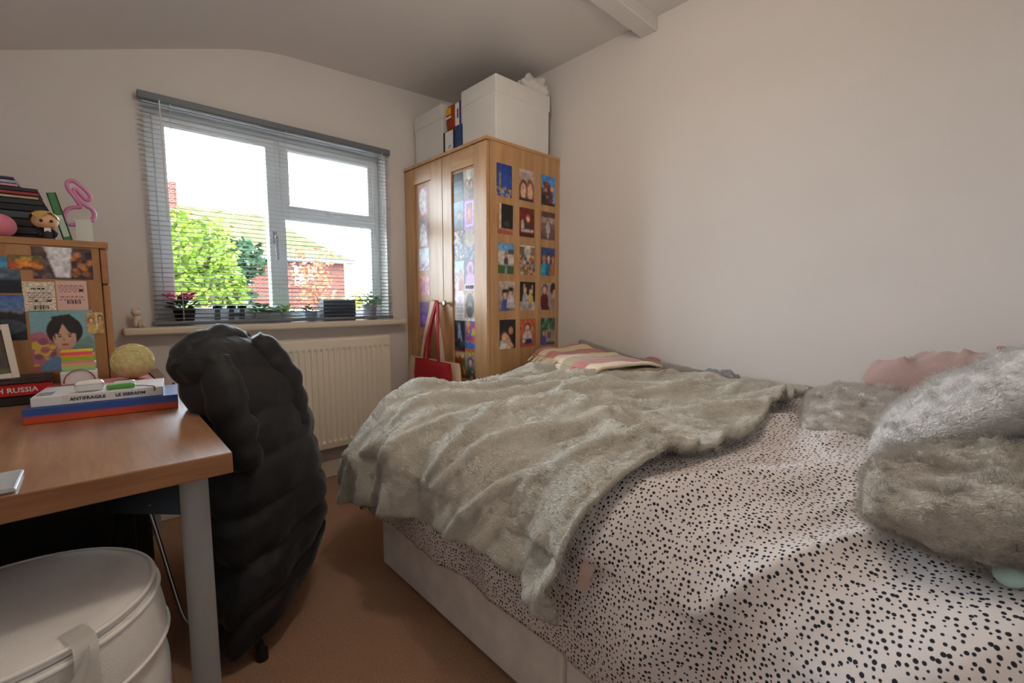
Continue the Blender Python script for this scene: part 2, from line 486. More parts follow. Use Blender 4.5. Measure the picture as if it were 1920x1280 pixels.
obj('bracket', B(RX0 + .2, RX0 + .23, YB - .04, YB - .001, RZ0 + .1, RZ1 - .1), M_RAD, rd)
obj('bracket', B(RX1 - .23, RX1 - .2, YB - .04, YB - .001, RZ0 + .1, RZ1 - .1), M_RAD, rd)

# ---------------------------------------------------------------- wardrobe
WF, WB_, WN, WFY, WZ = 1.505, 2.068, 1.83, 2.656, 1.868
wd = thing('wardrobe', 'tall oak wardrobe with two framed doors and photos stuck to its side', 'wardrobe', ((WF + WB_) / 2, (WN + WFY) / 2, 0))
obj('side_panel', B(WF + .024, WB_, WN, WN + .018, 0, WZ, .001), OAK_Z, wd)
obj('side_panel', B(WF + .024, WB_, WFY - .018, WFY, 0, WZ, .001), OAK_Z, wd)
obj('top_panel', B(WF - .004, WB_, WN - .003, WFY, WZ, WZ + .018, .002), OAK_X, wd)
obj('plinth', B(WF + .04, WF + .058, WN + .018, WFY - .018, 0, .08), OAK_Y, wd)
obj('bottom_panel', B(WF + .03, WB_, WN + .018, WFY - .018, .08, .098), OAK_Y, wd)
obj('back_panel', B(WB_ - .008, WB_ - .002, WN + .018, WFY - .018, .08, WZ), OAK_Z, wd)
SEAM = 2.231
def wdoor(y0, y1, py0, py1, hy):
    z0, z1 = .085, WZ - .004; pz0, pz1 = .20, 1.765
    bm = bnew()
    box(bm, WF, WF + .02, y0, py0, z0, z1, .0015); box(bm, WF, WF + .02, py1, y1, z0, z1, .0015)
    d = obj('door', bm, OAK_Z, wd)
    bm = bnew(); box(bm, WF, WF + .02, py0, py1, z0, pz0, .0015)
    obj('bottom_rail', bm, OAK_Y, d)
    obj('top_rail', B(WF, WF + .02, py0, py1, pz1, z1, .0015), OAK_Y, d)
    obj('panel', B(WF + .010, WF + .016, py0, py1, pz0, pz1), OAK_Z, d)
    bm = lathe(bnew(), [(.006, 0), (.006, .016), (.014, .020), (.015, .028), (.010, .033)], seg=16, M=Matrix.Rotation(-PI / 2, 4, 'Y'))
    bm.transform(Matrix.Translation((WF, hy, 1.035)))
    obj('knob', bm, M_STEEL, d, smooth=True, sharp=.7)
wdoor(WN, SEAM - .002, 1.935, 2.140, 2.185)
wdoor(SEAM + .002, WFY, 2.352, 2.545, 2.280)

# 15 photos on the wardrobe's side
SK, SK2 = (222, 176, 148), (196, 140, 108)
DK = (38, 30, 28); BR = (78, 48, 34)
side = [
 ('night city with a lit tower under a deep blue sky', [('g', (20, 60, 150), (40, 90, 190)), ('r', .12, .1, .30, .80, (70, 90, 120)), ('r', .16, .2, .26, .72, (150, 130, 110)), ('s', 0, 0, 1, .28, [(210, 160, 90), (60, 60, 80), (30, 40, 70), (200, 190, 150)], .05, 60)]),
 ('two smiling faces close together below a pale wall', [('g', (200, 180, 170), (120, 80, 70)), ('e', .28, .34, .28, .34, (96, 58, 44)), ('e', .28, .30, .20, .26, SK), ('e', .74, .36, .26, .36, (140, 82, 56)), ('e', .74, .32, .19, .28, SK), ('r', 0, 0, 1, .08, (60, 40, 40))]),
 ('group of friends crowded together against bright blue sky', [('g', (60, 150, 225), (130, 170, 210)), ('e', .4, .3, .42, .5, (120, 60, 50)), ('s', .05, .15, .8, .75, [(150, 70, 50), SK, (70, 40, 40), (60, 70, 110)], .09, 30), ('p', [(0, 0), (0, .4), (.35, .3), (.5, 0)], (30, 34, 44)), ('r', 0, 0, 1, .1, (50, 30, 34))]),
 ('train window picture with dark glass and orange seat', [('g', (214, 150, 116), (200, 130, 96)), ('r', .22, .2, 1, 1, (24, 22, 22)), ('r', .14, .2, .22, 1, (236, 210, 184)), ('r', 0, .0, 1, .14, (186, 96, 72)), ('e', .6, .35, .2, .1, (50, 60, 56))]),
 ('red-haired figure sitting at a dinner table with plates', [('g', (120, 40, 30), (96, 30, 26)), ('e', .56, .66, .18, .14, (170, 70, 44)), ('e', .56, .62, .11, .10, SK), ('p', [(.4, .2), (.48, .5), (.64, .5), (.72, .2)], (60, 70, 60)), ('r', .1, .16, .95, .26, (220, 190, 180)), ('e', .2, .4, .1, .18, (190, 180, 160)), ('r', 0, 0, 1, .12, (80, 26, 26))]),
 ('full-length figure in lavender standing by a stone wall', [('g', (150, 110, 90), (110, 84, 84)), ('r', 0, .6, 1, .8, (176, 156, 150)), ('r', 0, .8, 1, 1, (100, 66, 56)), *pers(.48, .26, .5, (90, 60, 46), SK, (186, 184, 210), .22), ('r', .42, .06, .54, .28, (200, 180, 180))]),
 ('long-haired figure in jeans standing on grass by a white wall', [('g', (90, 160, 215), (206, 200, 188)), ('r', 0, .35, 1, .72, (222, 212, 196)), ('r', .6, .66, 1, .82, (70, 84, 104)), ('r', 0, 0, 1, .28, (70, 98, 40)), *pers(.5, .3, .42, (70, 44, 36), SK, (60, 50, 60), .2), ('r', .42, 0, .56, .32, (120, 150, 180))]),
 ('busy colourful street market between buildings', [('g', (220, 214, 206), (120, 90, 70)), ('r', 0, .55, .3, .95, (110, 90, 74)), ('r', .72, .55, 1, .95, (140, 110, 100)), ('s', 0, 0, 1, .65, [(200, 90, 50), (90, 130, 60), (230, 200, 90), (70, 80, 120), (180, 60, 60), SK], .07, 70)]),
 ('three friends in turquoise tops under blue light', [('g', (50, 80, 140), (60, 60, 100)), *pers(.22, .0, .75, (150, 96, 60), SK2, (40, 170, 190), .32), *pers(.55, .05, .75, (60, 40, 34), SK, (30, 110, 170), .32), *pers(.86, .0, .8, (110, 70, 50), SK2, (180, 110, 70), .3)]),
 ('couple in dark hats laughing in front of a pale mural', [('g', (200, 180, 170), (150, 130, 124)), *pers(.38, 0, .72, DK, SK, (70, 90, 150), .36), *pers(.74, .1, .7, DK, SK, (200, 196, 200), .34), ('e', .4, .67, .2, .07, DK), ('e', .76, .73, .18, .07, DK)]),
 ('two dancers with raised arms against a black backdrop', [('g', (34, 26, 24), (40, 30, 28)), ('r', 0, 0, 1, .3, (190, 170, 160)), *pers(.34, .25, .6, BR, SK, (170, 176, 180), .26), *pers(.68, .25, .55, BR, SK, (214, 190, 110), .26), ('r', .24, .06, .42, .3, (160, 170, 180)), ('r', .6, .06, .78, .3, (150, 146, 140)), ('r', .24, .6, .3, .92, SK), ('r', .78, .6, .84, .9, SK)]),
 ('auburn-haired figure in a maroon dress beside a leaning head', [('g', (176, 160, 156), (160, 140, 134)), *pers(.26, .1, .84, (120, 56, 40), SK, (104, 26, 36), .4), ('p', [(.05, 0), (.1, .45), (.45, .45), (.62, 0)], (96, 24, 34)), ('e', .86, .78, .2, .22, (40, 28, 28)), ('e', .95, .6, .12, .14, SK)]),
 ('selfie of faces leaning in from a dark room', [('g', (30, 26, 26), (44, 36, 34)), ('e', .3, .42, .26, .2, (90, 56, 46)), ('e', .32, .38, .2, .17, SK), ('e', .7, .66, .22, .18, (24, 20, 20)), ('e', .7, .62, .15, .13, SK2), ('p', [(0, 0), (.05, .3), (.4, .22), (.75, 0)], (226, 220, 214)), ('p', [(.3, .2), (.5, .5), (.9, .05), (.7, 0)], SK)]),
 ('figure in a white top seated before an orange wall', [('g', (206, 104, 64), (186, 90, 60)), *pers(.46, .15, .7, (70, 40, 36), SK, (214, 206, 210), .44), ('p', [(.25, .1), (.4, .3), (.7, .3), (.8, .12)], (50, 50, 96)), ('e', .78, .56, .14, .14, SK2)]),
 ('garden table with seated guests under green trees', [('g', (60, 110, 90), (90, 90, 100)), ('s', 0, .6, 1, 1, [(60, 120, 70), (120, 170, 130), (40, 70, 60)], .08, 40), ('r', .35, .1, 1, .55, (170, 160, 156)), *pers(.22, 0, .6, BR, SK, (90, 86, 160), .26), *pers(.6, .25, .4, DK, SK, (130, 90, 80), .2)]),
]
xs = [(1.574, 1.682), (1.737, 1.849), (1.911, 2.026)]
xs2 = [(1.592, 1.709), (1.745, 1.868), (1.911, 2.034)]
zr = [(1.766, 1.60), (1.562, 1.404), (1.357, 1.195), (1.155, .995), (.946, .787)]
for r in range(5):
    for c in range(3):
        t = r / 4; x0 = xs[c][0] * (1 - t) + xs2[c][0] * t; x1 = xs[c][1] * (1 - t) + xs2[c][1] * t
        d, draw = side[r * 3 + c]
        picture('photo_print', 'photo of ' + d + ' on wardrobe side', ((x0 + x1) / 2, WN, (zr[r][0] + zr[r][1]) / 2), x1 - x0, zr[r][0] - zr[r][1],
                (1, 0, 0), (0, 0, 1), draw, 'photos on the wardrobe side', nx=30, roll=random.uniform(-.02, .02))

# collage inside the near door panel
PU = (150, 90, 180)
collL = [
 ('black film poster with rows of pale blue lettering', [('g', (26, 28, 34), (30, 34, 44)), ('t', .1, .3, .9, .7, (110, 160, 190), 6)]),
 ('deep blue street scene with a dark figure', [('g', (120, 170, 200), (40, 60, 96)), *pers(.6, 0, .7, DK, SK2, (40, 36, 50), .4)]),
 ('grey mosaic of many tiny portraits', [('g', (120, 116, 124), (90, 88, 96)), ('s', 0, 0, 1, 1, [(40, 40, 50), (200, 196, 200), SK, (90, 80, 110)], .1, 60)]),
 ('couple standing under a pale blue sky', [('g', (170, 200, 214), (200, 190, 180)), *pers(.32, 0, .62, (90, 84, 84), SK, (200, 190, 190), .34), *pers(.7, 0, .72, (170, 84, 56), SK2, (196, 96, 70), .36)]),
 ('white leaflet with pink figures and dark print lines', [('g', (232, 224, 226), (226, 222, 222)), ('s', .05, .5, .95, .95, [(226, 170, 190), (190, 186, 196), (240, 236, 236)], .1, 30), ('t', .08, .25, .92, .42, (60, 50, 60), 3), ('t', .2, .04, .8, .2, (130, 120, 124), 4)]),
 ('dark stage picture with one pale blue figure', [('g', (28, 30, 40), (50, 50, 66)), ('p', [(.3, .3), (.4, .9), (.5, .95), (.7, .5), (.75, .3)], (150, 180, 214)), ('s', 0, 0, 1, .35, [(30, 30, 44), (80, 80, 110)], .1, 30)]),
 ('red and yellow cartoon-style comic cover', [('g', (176, 50, 40), (150, 60, 40)), ('r', .05, .75, .95, .95, (220, 200, 160)), ('s', 0, .1, 1, .7, [(220, 170, 50), (90, 120, 60), (180, 60, 40), (110, 70, 50)], .13, 30)]),
]
collR = [
 ('brown picture of two figures in a sunlit doorway', [('g', (200, 190, 170), (130, 100, 80)), *pers(.35, 0, .7, BR, SK, (140, 110, 90), .36), *pers(.72, 0, .66, DK, SK, (96, 84, 80), .34), ('e', .5, .85, .2, .2, (230, 226, 214))]),
 ('purple-bordered card with a red shield shape', [('g', (150, 96, 180), (170, 100, 190)), ('r', .12, .1, .88, .92, (230, 190, 220)), ('r', .2, .16, .8, .86, (120, 80, 180)), ('r', .28, .22, .72, .8, (214, 96, 90)), ('p', [(.36, .7), (.64, .7), (.5, .34)], (226, 140, 110))]),
 ('beige disc above a blue crowd', [('g', (120, 120, 160), (110, 106, 130)), ('e', .5, .72, .5, .34, (184, 170, 146)), ('s', 0, 0, 1, .4, [(96, 96, 140), (170, 160, 170), (60, 60, 90)], .1, 40)]),
 ('pink-tinted singer above the letters of a show title', [('g', (70, 60, 84), (96, 70, 110)), ('e', .56, .72, .3, .24, (214, 150, 200)), ('p', [(.05, .1), (.2, .5), (.5, .6), (.95, .5), (1, .1)], (206, 150, 206)), ('e', .56, .68, .16, .14, (120, 70, 100)), ('r', 0, 0, 1, .2, (226, 200, 224)), ('t', .06, .03, .94, .18, (60, 34, 70), 1)]),
 ('framed oval portrait on a tan background', [('g', (200, 160, 130), (190, 150, 120)), ('e', .5, .5, .38, .42, (60, 70, 72)), ('e', .5, .5, .2, .2, (140, 120, 104)), ('e', .5, .3, .24, .2, (40, 46, 50)), ('r', 0, 0, 1, .1, (236, 226, 220))]),
 ('bright cartoonish poster of orange and blue splashes', [('g', (90, 130, 210), (40, 110, 200)), ('s', .1, .35, .9, .95, [(230, 120, 50), (236, 190, 60), (200, 70, 120), (120, 90, 190), (90, 170, 110)], .16, 26), ('r', 0, 0, 1, .1, (206, 110, 60))]),
 ('dark-haired figure between green and pink shapes', [('g', (206, 190, 196), (60, 70, 56)), *pers(.5, .0, .8, DK, (226, 196, 190), (70, 110, 80), .5), ('r', 0, .9, 1, 1, (210, 190, 80)), ('s', 0, 0, 1, .3, [(60, 100, 60), (190, 120, 140), (40, 40, 44)], .12, 14)]),
]
zL = [1.751, 1.597, 1.436, 1.272, 1.106, .937, .766, .609]
for i in range(7):
    for y0, y1, LST in ((2.039, 2.136, collL), (1.940, 2.037, collR)):
        d, draw = LST[i]
        picture('collage_print', d + ', in wardrobe door by the bed', (WF + .010, (y0 + y1) / 2, (zL[i] + zL[i + 1]) / 2), y1 - y0, zL[i] - zL[i + 1] - .001,
                (0, -1, 0), (0, 0, 1), draw, 'prints in the wardrobe door by the bed', nx=24, cat='print')
for o in list(bpy.data.objects):
    if o.name.startswith('collage_print') and o.get('label', '').startswith('pink-tinted'):
        q = o.data; hh_ = max(v.co.y for v in q.vertices)
        bt_ = text_bm('PARK', .030, Matrix.Translation((0, -hh_ + .016, .0016)), bold=True)
        obj('lettering', bt_, mat('plum_ink', (52, 28, 62), .6), o, local=True)
# prints in the other door panel
far = [
 (1.737, 1.568, 'pale pink print with a glowing white centre', [('g', (226, 170, 190), (214, 130, 160)), ('e', .45, .5, .4, .46, (248, 240, 244))]),
 (1.552, 1.384, 'washed-out portrait with grey hair and pink edge', [('g', (150, 140, 150), (224, 214, 224)), ('e', .45, .4, .36, .4, (244, 240, 244)), ('r', .85, 0, 1, 1, (206, 120, 140))]),
 (1.371, 1.236, 'pale landscape of a snowy mountain above pink flowers', [('g', (206, 226, 236), (226, 230, 236)), ('p', [(.0, .1), (.3, .45), (.5, .35), (.75, .5), (1, .2), (1, .1)], (190, 190, 206)), ('s', 0, 0, 1, .3, [(206, 140, 170), (140, 90, 130), (226, 190, 206)], .06, 40)]),
 (1.200, 1.083, 'coral pink street photo of stacked terraces', [('g', (226, 140, 140), (206, 110, 110)), ('s', 0, 0, 1, .9, [(236, 160, 150), (190, 90, 100), (170, 90, 130)], .08, 36)]),
 (1.040, .881, 'violet concert picture with a glowing stage', [('g', (96, 50, 130), (130, 80, 210)), ('e', .45, .3, .3, .2, (170, 120, 236)), ('e', .4, .8, .3, .1, (130, 60, 120))]),
 (.830, .679, 'mauve portrait partly behind the tote straps', [('g', (150, 96, 160), (120, 70, 120)), *pers(.5, 0, .75, DK, SK2, (90, 60, 110), .44)]),
]
for i, (z1, z0, d, draw) in enumerate(far):
    picture('door_print', d + ', in wardrobe door by the window', (WF + .010, 2.452 if i not in (4,) else 2.462, (z0 + z1) / 2), .115 if i in (2, 3) else .10, z1 - z0, (0, -1, 0), (0, 0, 1), draw, 'prints in the wardrobe door by the window', nx=22, cat='print')

# storage boxes on the wardrobe
def sbox(label, x0, x1, y0, y1, h):
    z = WZ + .018
    t = thing('storage_box', label, 'box', ((x0 + x1) / 2, (y0 + y1) / 2, z), 0, 'white storage boxes on the wardrobe')
    obj('box_body', B(x0 + .004, x1 - .004, y0 + .004, y1 - .004, z, z + h - .02, .004), M_CARD, t)
    obj('lid', B(x0, x1, y0, y1, z + h - .085, z + h, .005, 2), M_CARD, t)
sbox('large white lidded storage box with a crumpled bag on top', 1.575, 1.985, 1.835, 2.135, .325)
sbox('white lidded storage box in the wall corner behind small packets', 1.575, 1.99, 2.325, 2.645, .325)
ZW = WZ + .018
bm = ball(bnew(), (1.93, 1.93, ZW + .325 + .048), 1, 4, (.085, .075, .05))
for v in bm.verts:
    q = v.co * 16; s = 1 + .75 * abs(fbm(q.x, q.y, q.z, 3)); d = v.co - Vector((1.93, 1.93, ZW + .365))
    v.co = Vector((1.93, 1.93, ZW + .365)) + Vector((d.x * s, d.y * s, d.z * s)); v.co.z = max(v.co.z, ZW + .3255); v.co.x = min(v.co.x, 2.04)
tag(rebase(obj('plastic_bag', bm, mat('white_carrier_plastic', (226, 224, 220), .35), smooth=True)), 'crumpled white plastic bag on top of the large storage box', 'bag')
# packets between the boxes
t = thing('snack_packet', 'upright orange snack packet with a yellow flash on a small carton', 'packet', (1.60, 2.255, ZW + .150))
bm = bnew()
def pk(u, v):
    e = (1 - (2 * u - 1) ** 4) * (1 - (2 * v - 1) ** 4)
    return Vector((1.60 - .022 * e, 2.302 - .092 * u, ZW + .1505 + .150 * v))
gridmesh(bm, pk, 12, 16)
bmesh.ops.solidify(bm, geom=bm.faces[:], thickness=-.012); bmesh.ops.recalc_face_normals(bm, faces=bm.faces[:])
pkt = obj('packet_body', bm, mat('orange_foil', (204, 84, 28), .25, coat=.3), t, smooth=True)
obj('yellow_flash', B(1.572, 1.577, 2.232, 2.28, ZW + .235, ZW + .275, .001), mat('yellow_print', (232, 170, 40), .4), t)
obj('white_band', B(1.571, 1.576, 2.228, 2.284, ZW + .215, ZW + .226, .001), M_WHITE, t)
t = thing('small_carton', 'small white and black carton with a blue starry end under the orange packet', 'carton', (1.60, 2.25, ZW))
obj('carton_body', B(1.575, 1.69, 2.205, 2.315, ZW, ZW + .15, .001), mat('black_card', (34, 34, 38), .5), t)
obj('white_label', B(1.5735, 1.5752, 2.215, 2.293, ZW + .004, ZW + .146), M_WHITE, t)
obj('print_line', B(1.5728, 1.5737, 2.232, 2.262, ZW + .06, ZW + .064), M_BLACK, t)
obj('print_line', B(1.5728, 1.5737, 2.228, 2.268, ZW + .05, ZW + .053), M_BLACK, t)
t = thing('blue_carton', 'dark blue starry carton squeezed between the storage boxes', 'carton', (1.60, 2.17, ZW))
obj('carton_body', B(1.578, 1.68, 2.14, 2.203, ZW, ZW + .16, .001), mat('starry_blue_card', (34, 62, 120), .45, var=.6, vscale=60), t)
t = thing('purple_carton', 'white and purple carton standing on the blue starry carton', 'carton', (1.60, 2.17, ZW + .16))
obj('carton_body', B(1.58, 1.66, 2.14, 2.20, ZW + .16, ZW + .285, .001), M_WHITE, t)
obj('purple_stripe', B(1.5788, 1.5802, 2.14, 2.158, ZW + .16, ZW + .285), mat('purple_print', (70, 40, 130), .4), t)
obj('purple_mark', B(1.5788, 1.5802, 2.168, 2.180, ZW + .20, ZW + .25), mat('purple_print', (70, 40, 130), .4), t)

# tote bags hanging on the wardrobe knobs
def tote(name, label, hang, y0, y1, ztop, zbot, xf, depth, m, bulge, strap_w, strapm=None, lean=0):
    t = thing(name, label, 'bag', (xf, (y0 + y1) / 2, zbot))
    bm = bnew()
    def f(u, v):
        a = 2 * PI * u; cy = (y0 + y1) / 2; hw = (y1 - y0) / 2
        k = math.sin(PI * min(1, v * 1.02)) ** .6
        px = math.copysign(abs(math.cos(a)) ** .6, math.cos(a)); py = math.copysign(abs(math.sin(a)) ** .5, math.sin(a))
        z = ztop + (zbot - ztop) * v
        th = depth * (.25 + .75 * k) * (1 - .8 * max(0, v - .93) / .07)
        w = hw * (1 + bulge * k) * (1 - .12 * max(0, v - .93) / .07)
        n = .012 * fbm(py * 2.3 + xf, z * 7, px * 1.5)
        return Vector((xf + px * th / 2 + (n if px < .2 else 0), cy + py * w + n * .8, z))
    gridmesh(bm, f, 40, 22)
    bmesh.ops.remove_doubles(bm, verts=bm.verts[:], dist=1e-6)
    vb = [v for v in bm.verts if abs(v.co.z - zbot) < 1e-5]
    bmesh.ops.contextual_create(bm, geom=vb)
    obj('bag_body', bm, m, t, smooth=True)
    for (ya, yb, dx) in (((y0 * .72 + y1 * .28), (y0 * .28 + y1 * .72), -depth * .12), ((y0 * .66 + y1 * .34), (y0 * .34 + y1 * .66), depth * .08)):
        bm = bnew()
        pts = catmull([(xf + dx, ya, ztop - .02), (xf + dx, ya * .7 + hang[0] * .3, ztop * .6 + hang[1] * .4), (xf + dx * .6, hang[0] - .012, hang[1] - .01), (xf + dx * .6, hang[0], hang[1] + .008), (xf + dx * .6, hang[0] + .012, hang[1] - .01), (xf + dx, yb * .7 + hang[0] * .3, ztop * .6 + hang[1] * .4), (xf + dx, yb, ztop - .02)], 6)
        for p, q in zip(pts, pts[1:]):
            d = (q - p).normalized(); s = d.cross(Vector((1, 0, 0))).normalized() * strap_w / 2
            th = Vector((.0018, 0, 0))
            vs = [bm.verts.new(w) for w in (p - s - th, p + s - th, q + s - th, q - s - th, p - s + th, p + s + th, q + s + th, q - s + th)]
            for fc in ((0, 1, 2, 3), (7, 6, 5, 4), (0, 4, 5, 1), (2, 6, 7, 3), (1, 5, 6, 2), (0, 3, 7, 4)): bm.faces.new([vs[i] for i in fc])
        bmesh.ops.remove_doubles(bm, verts=bm.verts[:], dist=2e-4)
        obj('strap', bm, strapm or m, t)
M_BEIGE = mat('unbleached_canvas', (232, 208, 174), .85, var=.06, vscale=40, bump=.2, bscale=300)
M_REDC = mat('red_canvas', (172, 24, 30), .8, var=.05, vscale=30, bump=.2, bscale=300)
tote('tote_bag', 'cream canvas tote bag bulging behind the red one on the wardrobe', (2.28, 1.030), 2.03, 2.56, .700, .32, 1.466, .045, M_BEIGE, .06, .036)
tote('tote_bag', 'bright red canvas tote bag hanging from the wardrobe knob', (2.185, 1.030), 2.055, 2.43, .700, .30, 1.425, .05, M_REDC, .02, .022)

# ---------------------------------------------------------------- bed
M_DIVAN = mat('pale_grey_velvet', (232, 227, 222), .8, var=.10, vscale=14, sheen=.5, bump=.08, bscale=200)
bd = thing('divan_bed', 'double divan bed with pale grey velvet base pushed against the wall', 'bed', (1.42, .62, 0))
obj('base_half', B(.775, 2.05, .66, 1.605, .012, .262, .012, 2), M_DIVAN, bd)
obj('base_half', B(.775, 2.05, -.30, .655, .012, .262, .012, 2), M_DIVAN, bd)
for x in (.85, 1.98):
    for y in (-.22, .58, .74, 1.52): obj('castor', lathe(bnew(), [(.02, 0), (.024, .006), (.018, .016)], (x, y, 0), 12), M_BLACK, bd)
obj('mattress', B(.80, 2.05, -.30, 1.60, .264, .52, .04, 4), mat('white_ticking', (222, 220, 216), .8), bd, smooth=True, sharp=1)

XSEC = catmull([(2.056, 0, .58), (2.05, 0, .665), (1.98, 0, .685), (1.7, 0, .668), (1.3, 0, .655), (1.02, 0, .645), (.885, 0, .618), (.80, 0, .548), (.758, 0, .45), (.744, 0, .35), (.752, 0, .235)], 12)
XL_ = [0]
for a, b in zip(XSEC, XSEC[1:]): XL_.append(XL_[-1] + (b - a).length)
YSEC = catmull([(0, 1.30, 1), (0, 1.50, 1.0), (0, 1.60, .965), (0, 1.665, .83), (0, 1.695, .60), (0, 1.70, .30), (0, 1.695, 0)], 12)
def seg_at(P, L, s):
    s = max(0, min(s, L[-1]))
    i = int(np.searchsorted(L, s)) - 1; i = max(0, min(i, len(P) - 2))
    t = (s - L[i]) / max(1e-9, L[i + 1] - L[i]); return P[i].lerp(P[i + 1], t)
YLn = [0]
for a, b in zip(YSEC, YSEC[1:]): YLn.append(YLn[-1] + math.hypot(b.y - a.y, (b.z - a.z) * .42))
PMAX = XL_[-1]; QY = 1.30
def S(p, q):
    """bed surface: p arc length from the wall, q distance along the bed (q<QY flat)"""
    c = seg_at(XSEC, XL_, p)
    if q <= QY: y, g = q, 1.0
    else:
        e = seg_at(YSEC, YLn, q - QY); y, g = e.y, e.z
    z = .235 + (c.z - .235) * g
    return Vector((c.x, y, z))
QMAX = QY + YLn[-1]
def SN(p, q):
    e = .012
    a = S(min(PMAX, p + e), q) - S(max(0, p - e), q); b = S(p, min(QMAX, q + e)) - S(p, q - e)
    n = b.cross(a)
    if n.length < 1e-9: return Vector((0, 0, 1))
    n.normalize()
    return n
def ridge(x): return 1 - abs(noise.noise(x)) * 2
def duv_h(p, q):
    c = S(p, q)
    d = .016 * fbm(c.x * 3.1, q * 3.4 + 4, 0, 2)
    a = (p * .8 + q * .6); b = (-p * .6 + q * .8)
    d += .024 * max(0, ridge(Vector((b * 4.2, a * 1.3, 2.2)))) ** 2 * (1 if p < 1.45 else .35)
    d += .008 * max(0, ridge(Vector((b * 10, a * 3, 7.1)))) ** 2
    if p > 1.30: d += .010 * math.sin(q * 17 + 2 * noise.noise(Vector((q * 3, 1, 1)))) * min(1, (p - 1.3) / .25)
    return d
def sheet(bm, p0, p1, q0, q1, nu, nv, hfn, off, uvn='UVMap', edge=None):
    uvl = bm.loops.layers.uv.new(uvn); V = []; UV = {}
    for i in range(nu + 1):
        row = []
        for j in range(nv + 1):
            u, v = i / nu, j / nv
            q = q0 + (q1 - q0) * v
            pp0 = p0(q) if callable(p0) else p0; pp1 = p1(q) if callable(p1) else p1
            p = pp0 + (pp1 - pp0) * u
            if edge: p, q = edge(p, q, u, v)
            co = S(p, q) + SN(p, q) * (off + hfn(p, q))
            co.x = min(co.x, 2.045)
            vt = bm.verts.new(co); UV[vt] = (p, q); row.append(vt)
        V.append(row)
    for i in range(nu):
        for j in range(nv):
            f = bm.faces.new((V[i][j], V[i][j + 1], V[i + 1][j + 1], V[i + 1][j]))
            for l in f.loops: l[uvl].uv = UV[l.vert]
    return bm

# dotted duvet material
dm = bpy.data.materials.new('dotted_cotton'); dm.use_nodes = True; nt = dm.node_tree; b = nt.nodes['Principled BSDF']
b.inputs['Roughness'].default_value = .85
uv = nt.nodes.new('ShaderNodeUVMap'); uv.uv_map = 'UVMap'
vo = nt.nodes.new('ShaderNodeTexVoronoi'); vo.voronoi_dimensions = '2D'; vo.inputs['Scale'].default_value = 98; vo.inputs['Randomness'].default_value = .72
nz = nt.nodes.new('ShaderNodeTexNoise'); nz.inputs['Scale'].default_value = 120
mxv = nt.nodes.new('ShaderNodeMixRGB'); mxv.inputs[0].default_value = .0016
nt.links.new(uv.outputs[0], mxv.inputs[1]); nt.links.new(uv.outputs[0], nz.inputs['Vector']); nt.links.new(nz.outputs['Color'], mxv.inputs[2])
nt.links.new(mxv.outputs[0], vo.inputs['Vector'])
sp = nt.nodes.new('ShaderNodeSeparateColor'); nt.links.new(vo.outputs['Color'], sp.inputs[0])
th = nt.nodes.new('ShaderNodeMapRange'); th.inputs[1].default_value = 0; th.inputs[2].default_value = 1; th.inputs[3].default_value = .17; th.inputs[4].default_value = .35
nt.links.new(sp.outputs[0], th.inputs[0])
lt = nt.nodes.new('ShaderNodeMath'); lt.operation = 'SUBTRACT'; nt.links.new(th.outputs[0], lt.inputs[0]); nt.links.new(vo.outputs['Distance'], lt.inputs[1])
ml = nt.nodes.new('ShaderNodeMath'); ml.operation = 'MULTIPLY'; ml.use_clamp = True; ml.inputs[1].default_value = 14; nt.links.new(lt.outputs[0], ml.inputs[0])
cm = nt.nodes.new('ShaderNodeMixRGB'); cm.inputs[1].default_value = (*lin((224, 216, 214)), 1); cm.inputs[2].default_value = (*lin((24, 26, 40)), 1)
nt.links.new(ml.outputs[0], cm.inputs[0]); nt.links.new(cm.outputs[0], b.inputs['Base Color'])

bm = bnew()
def dedge(p, q, u, v): return p, q
sheet(bm, .085, PMAX, -.06, QMAX, 120, 150, duv_h, .0, edge=dedge)
# rounded top hem of the duvet near the pillows
duv = obj('duvet', bm, dm, smooth=True)
tag(duv, 'white duvet with small black dots spread over the bed', 'duvet')
sd = duv.modifiers.new('thickness', 'SOLIDIFY'); sd.thickness = .025; sd.offset = -1

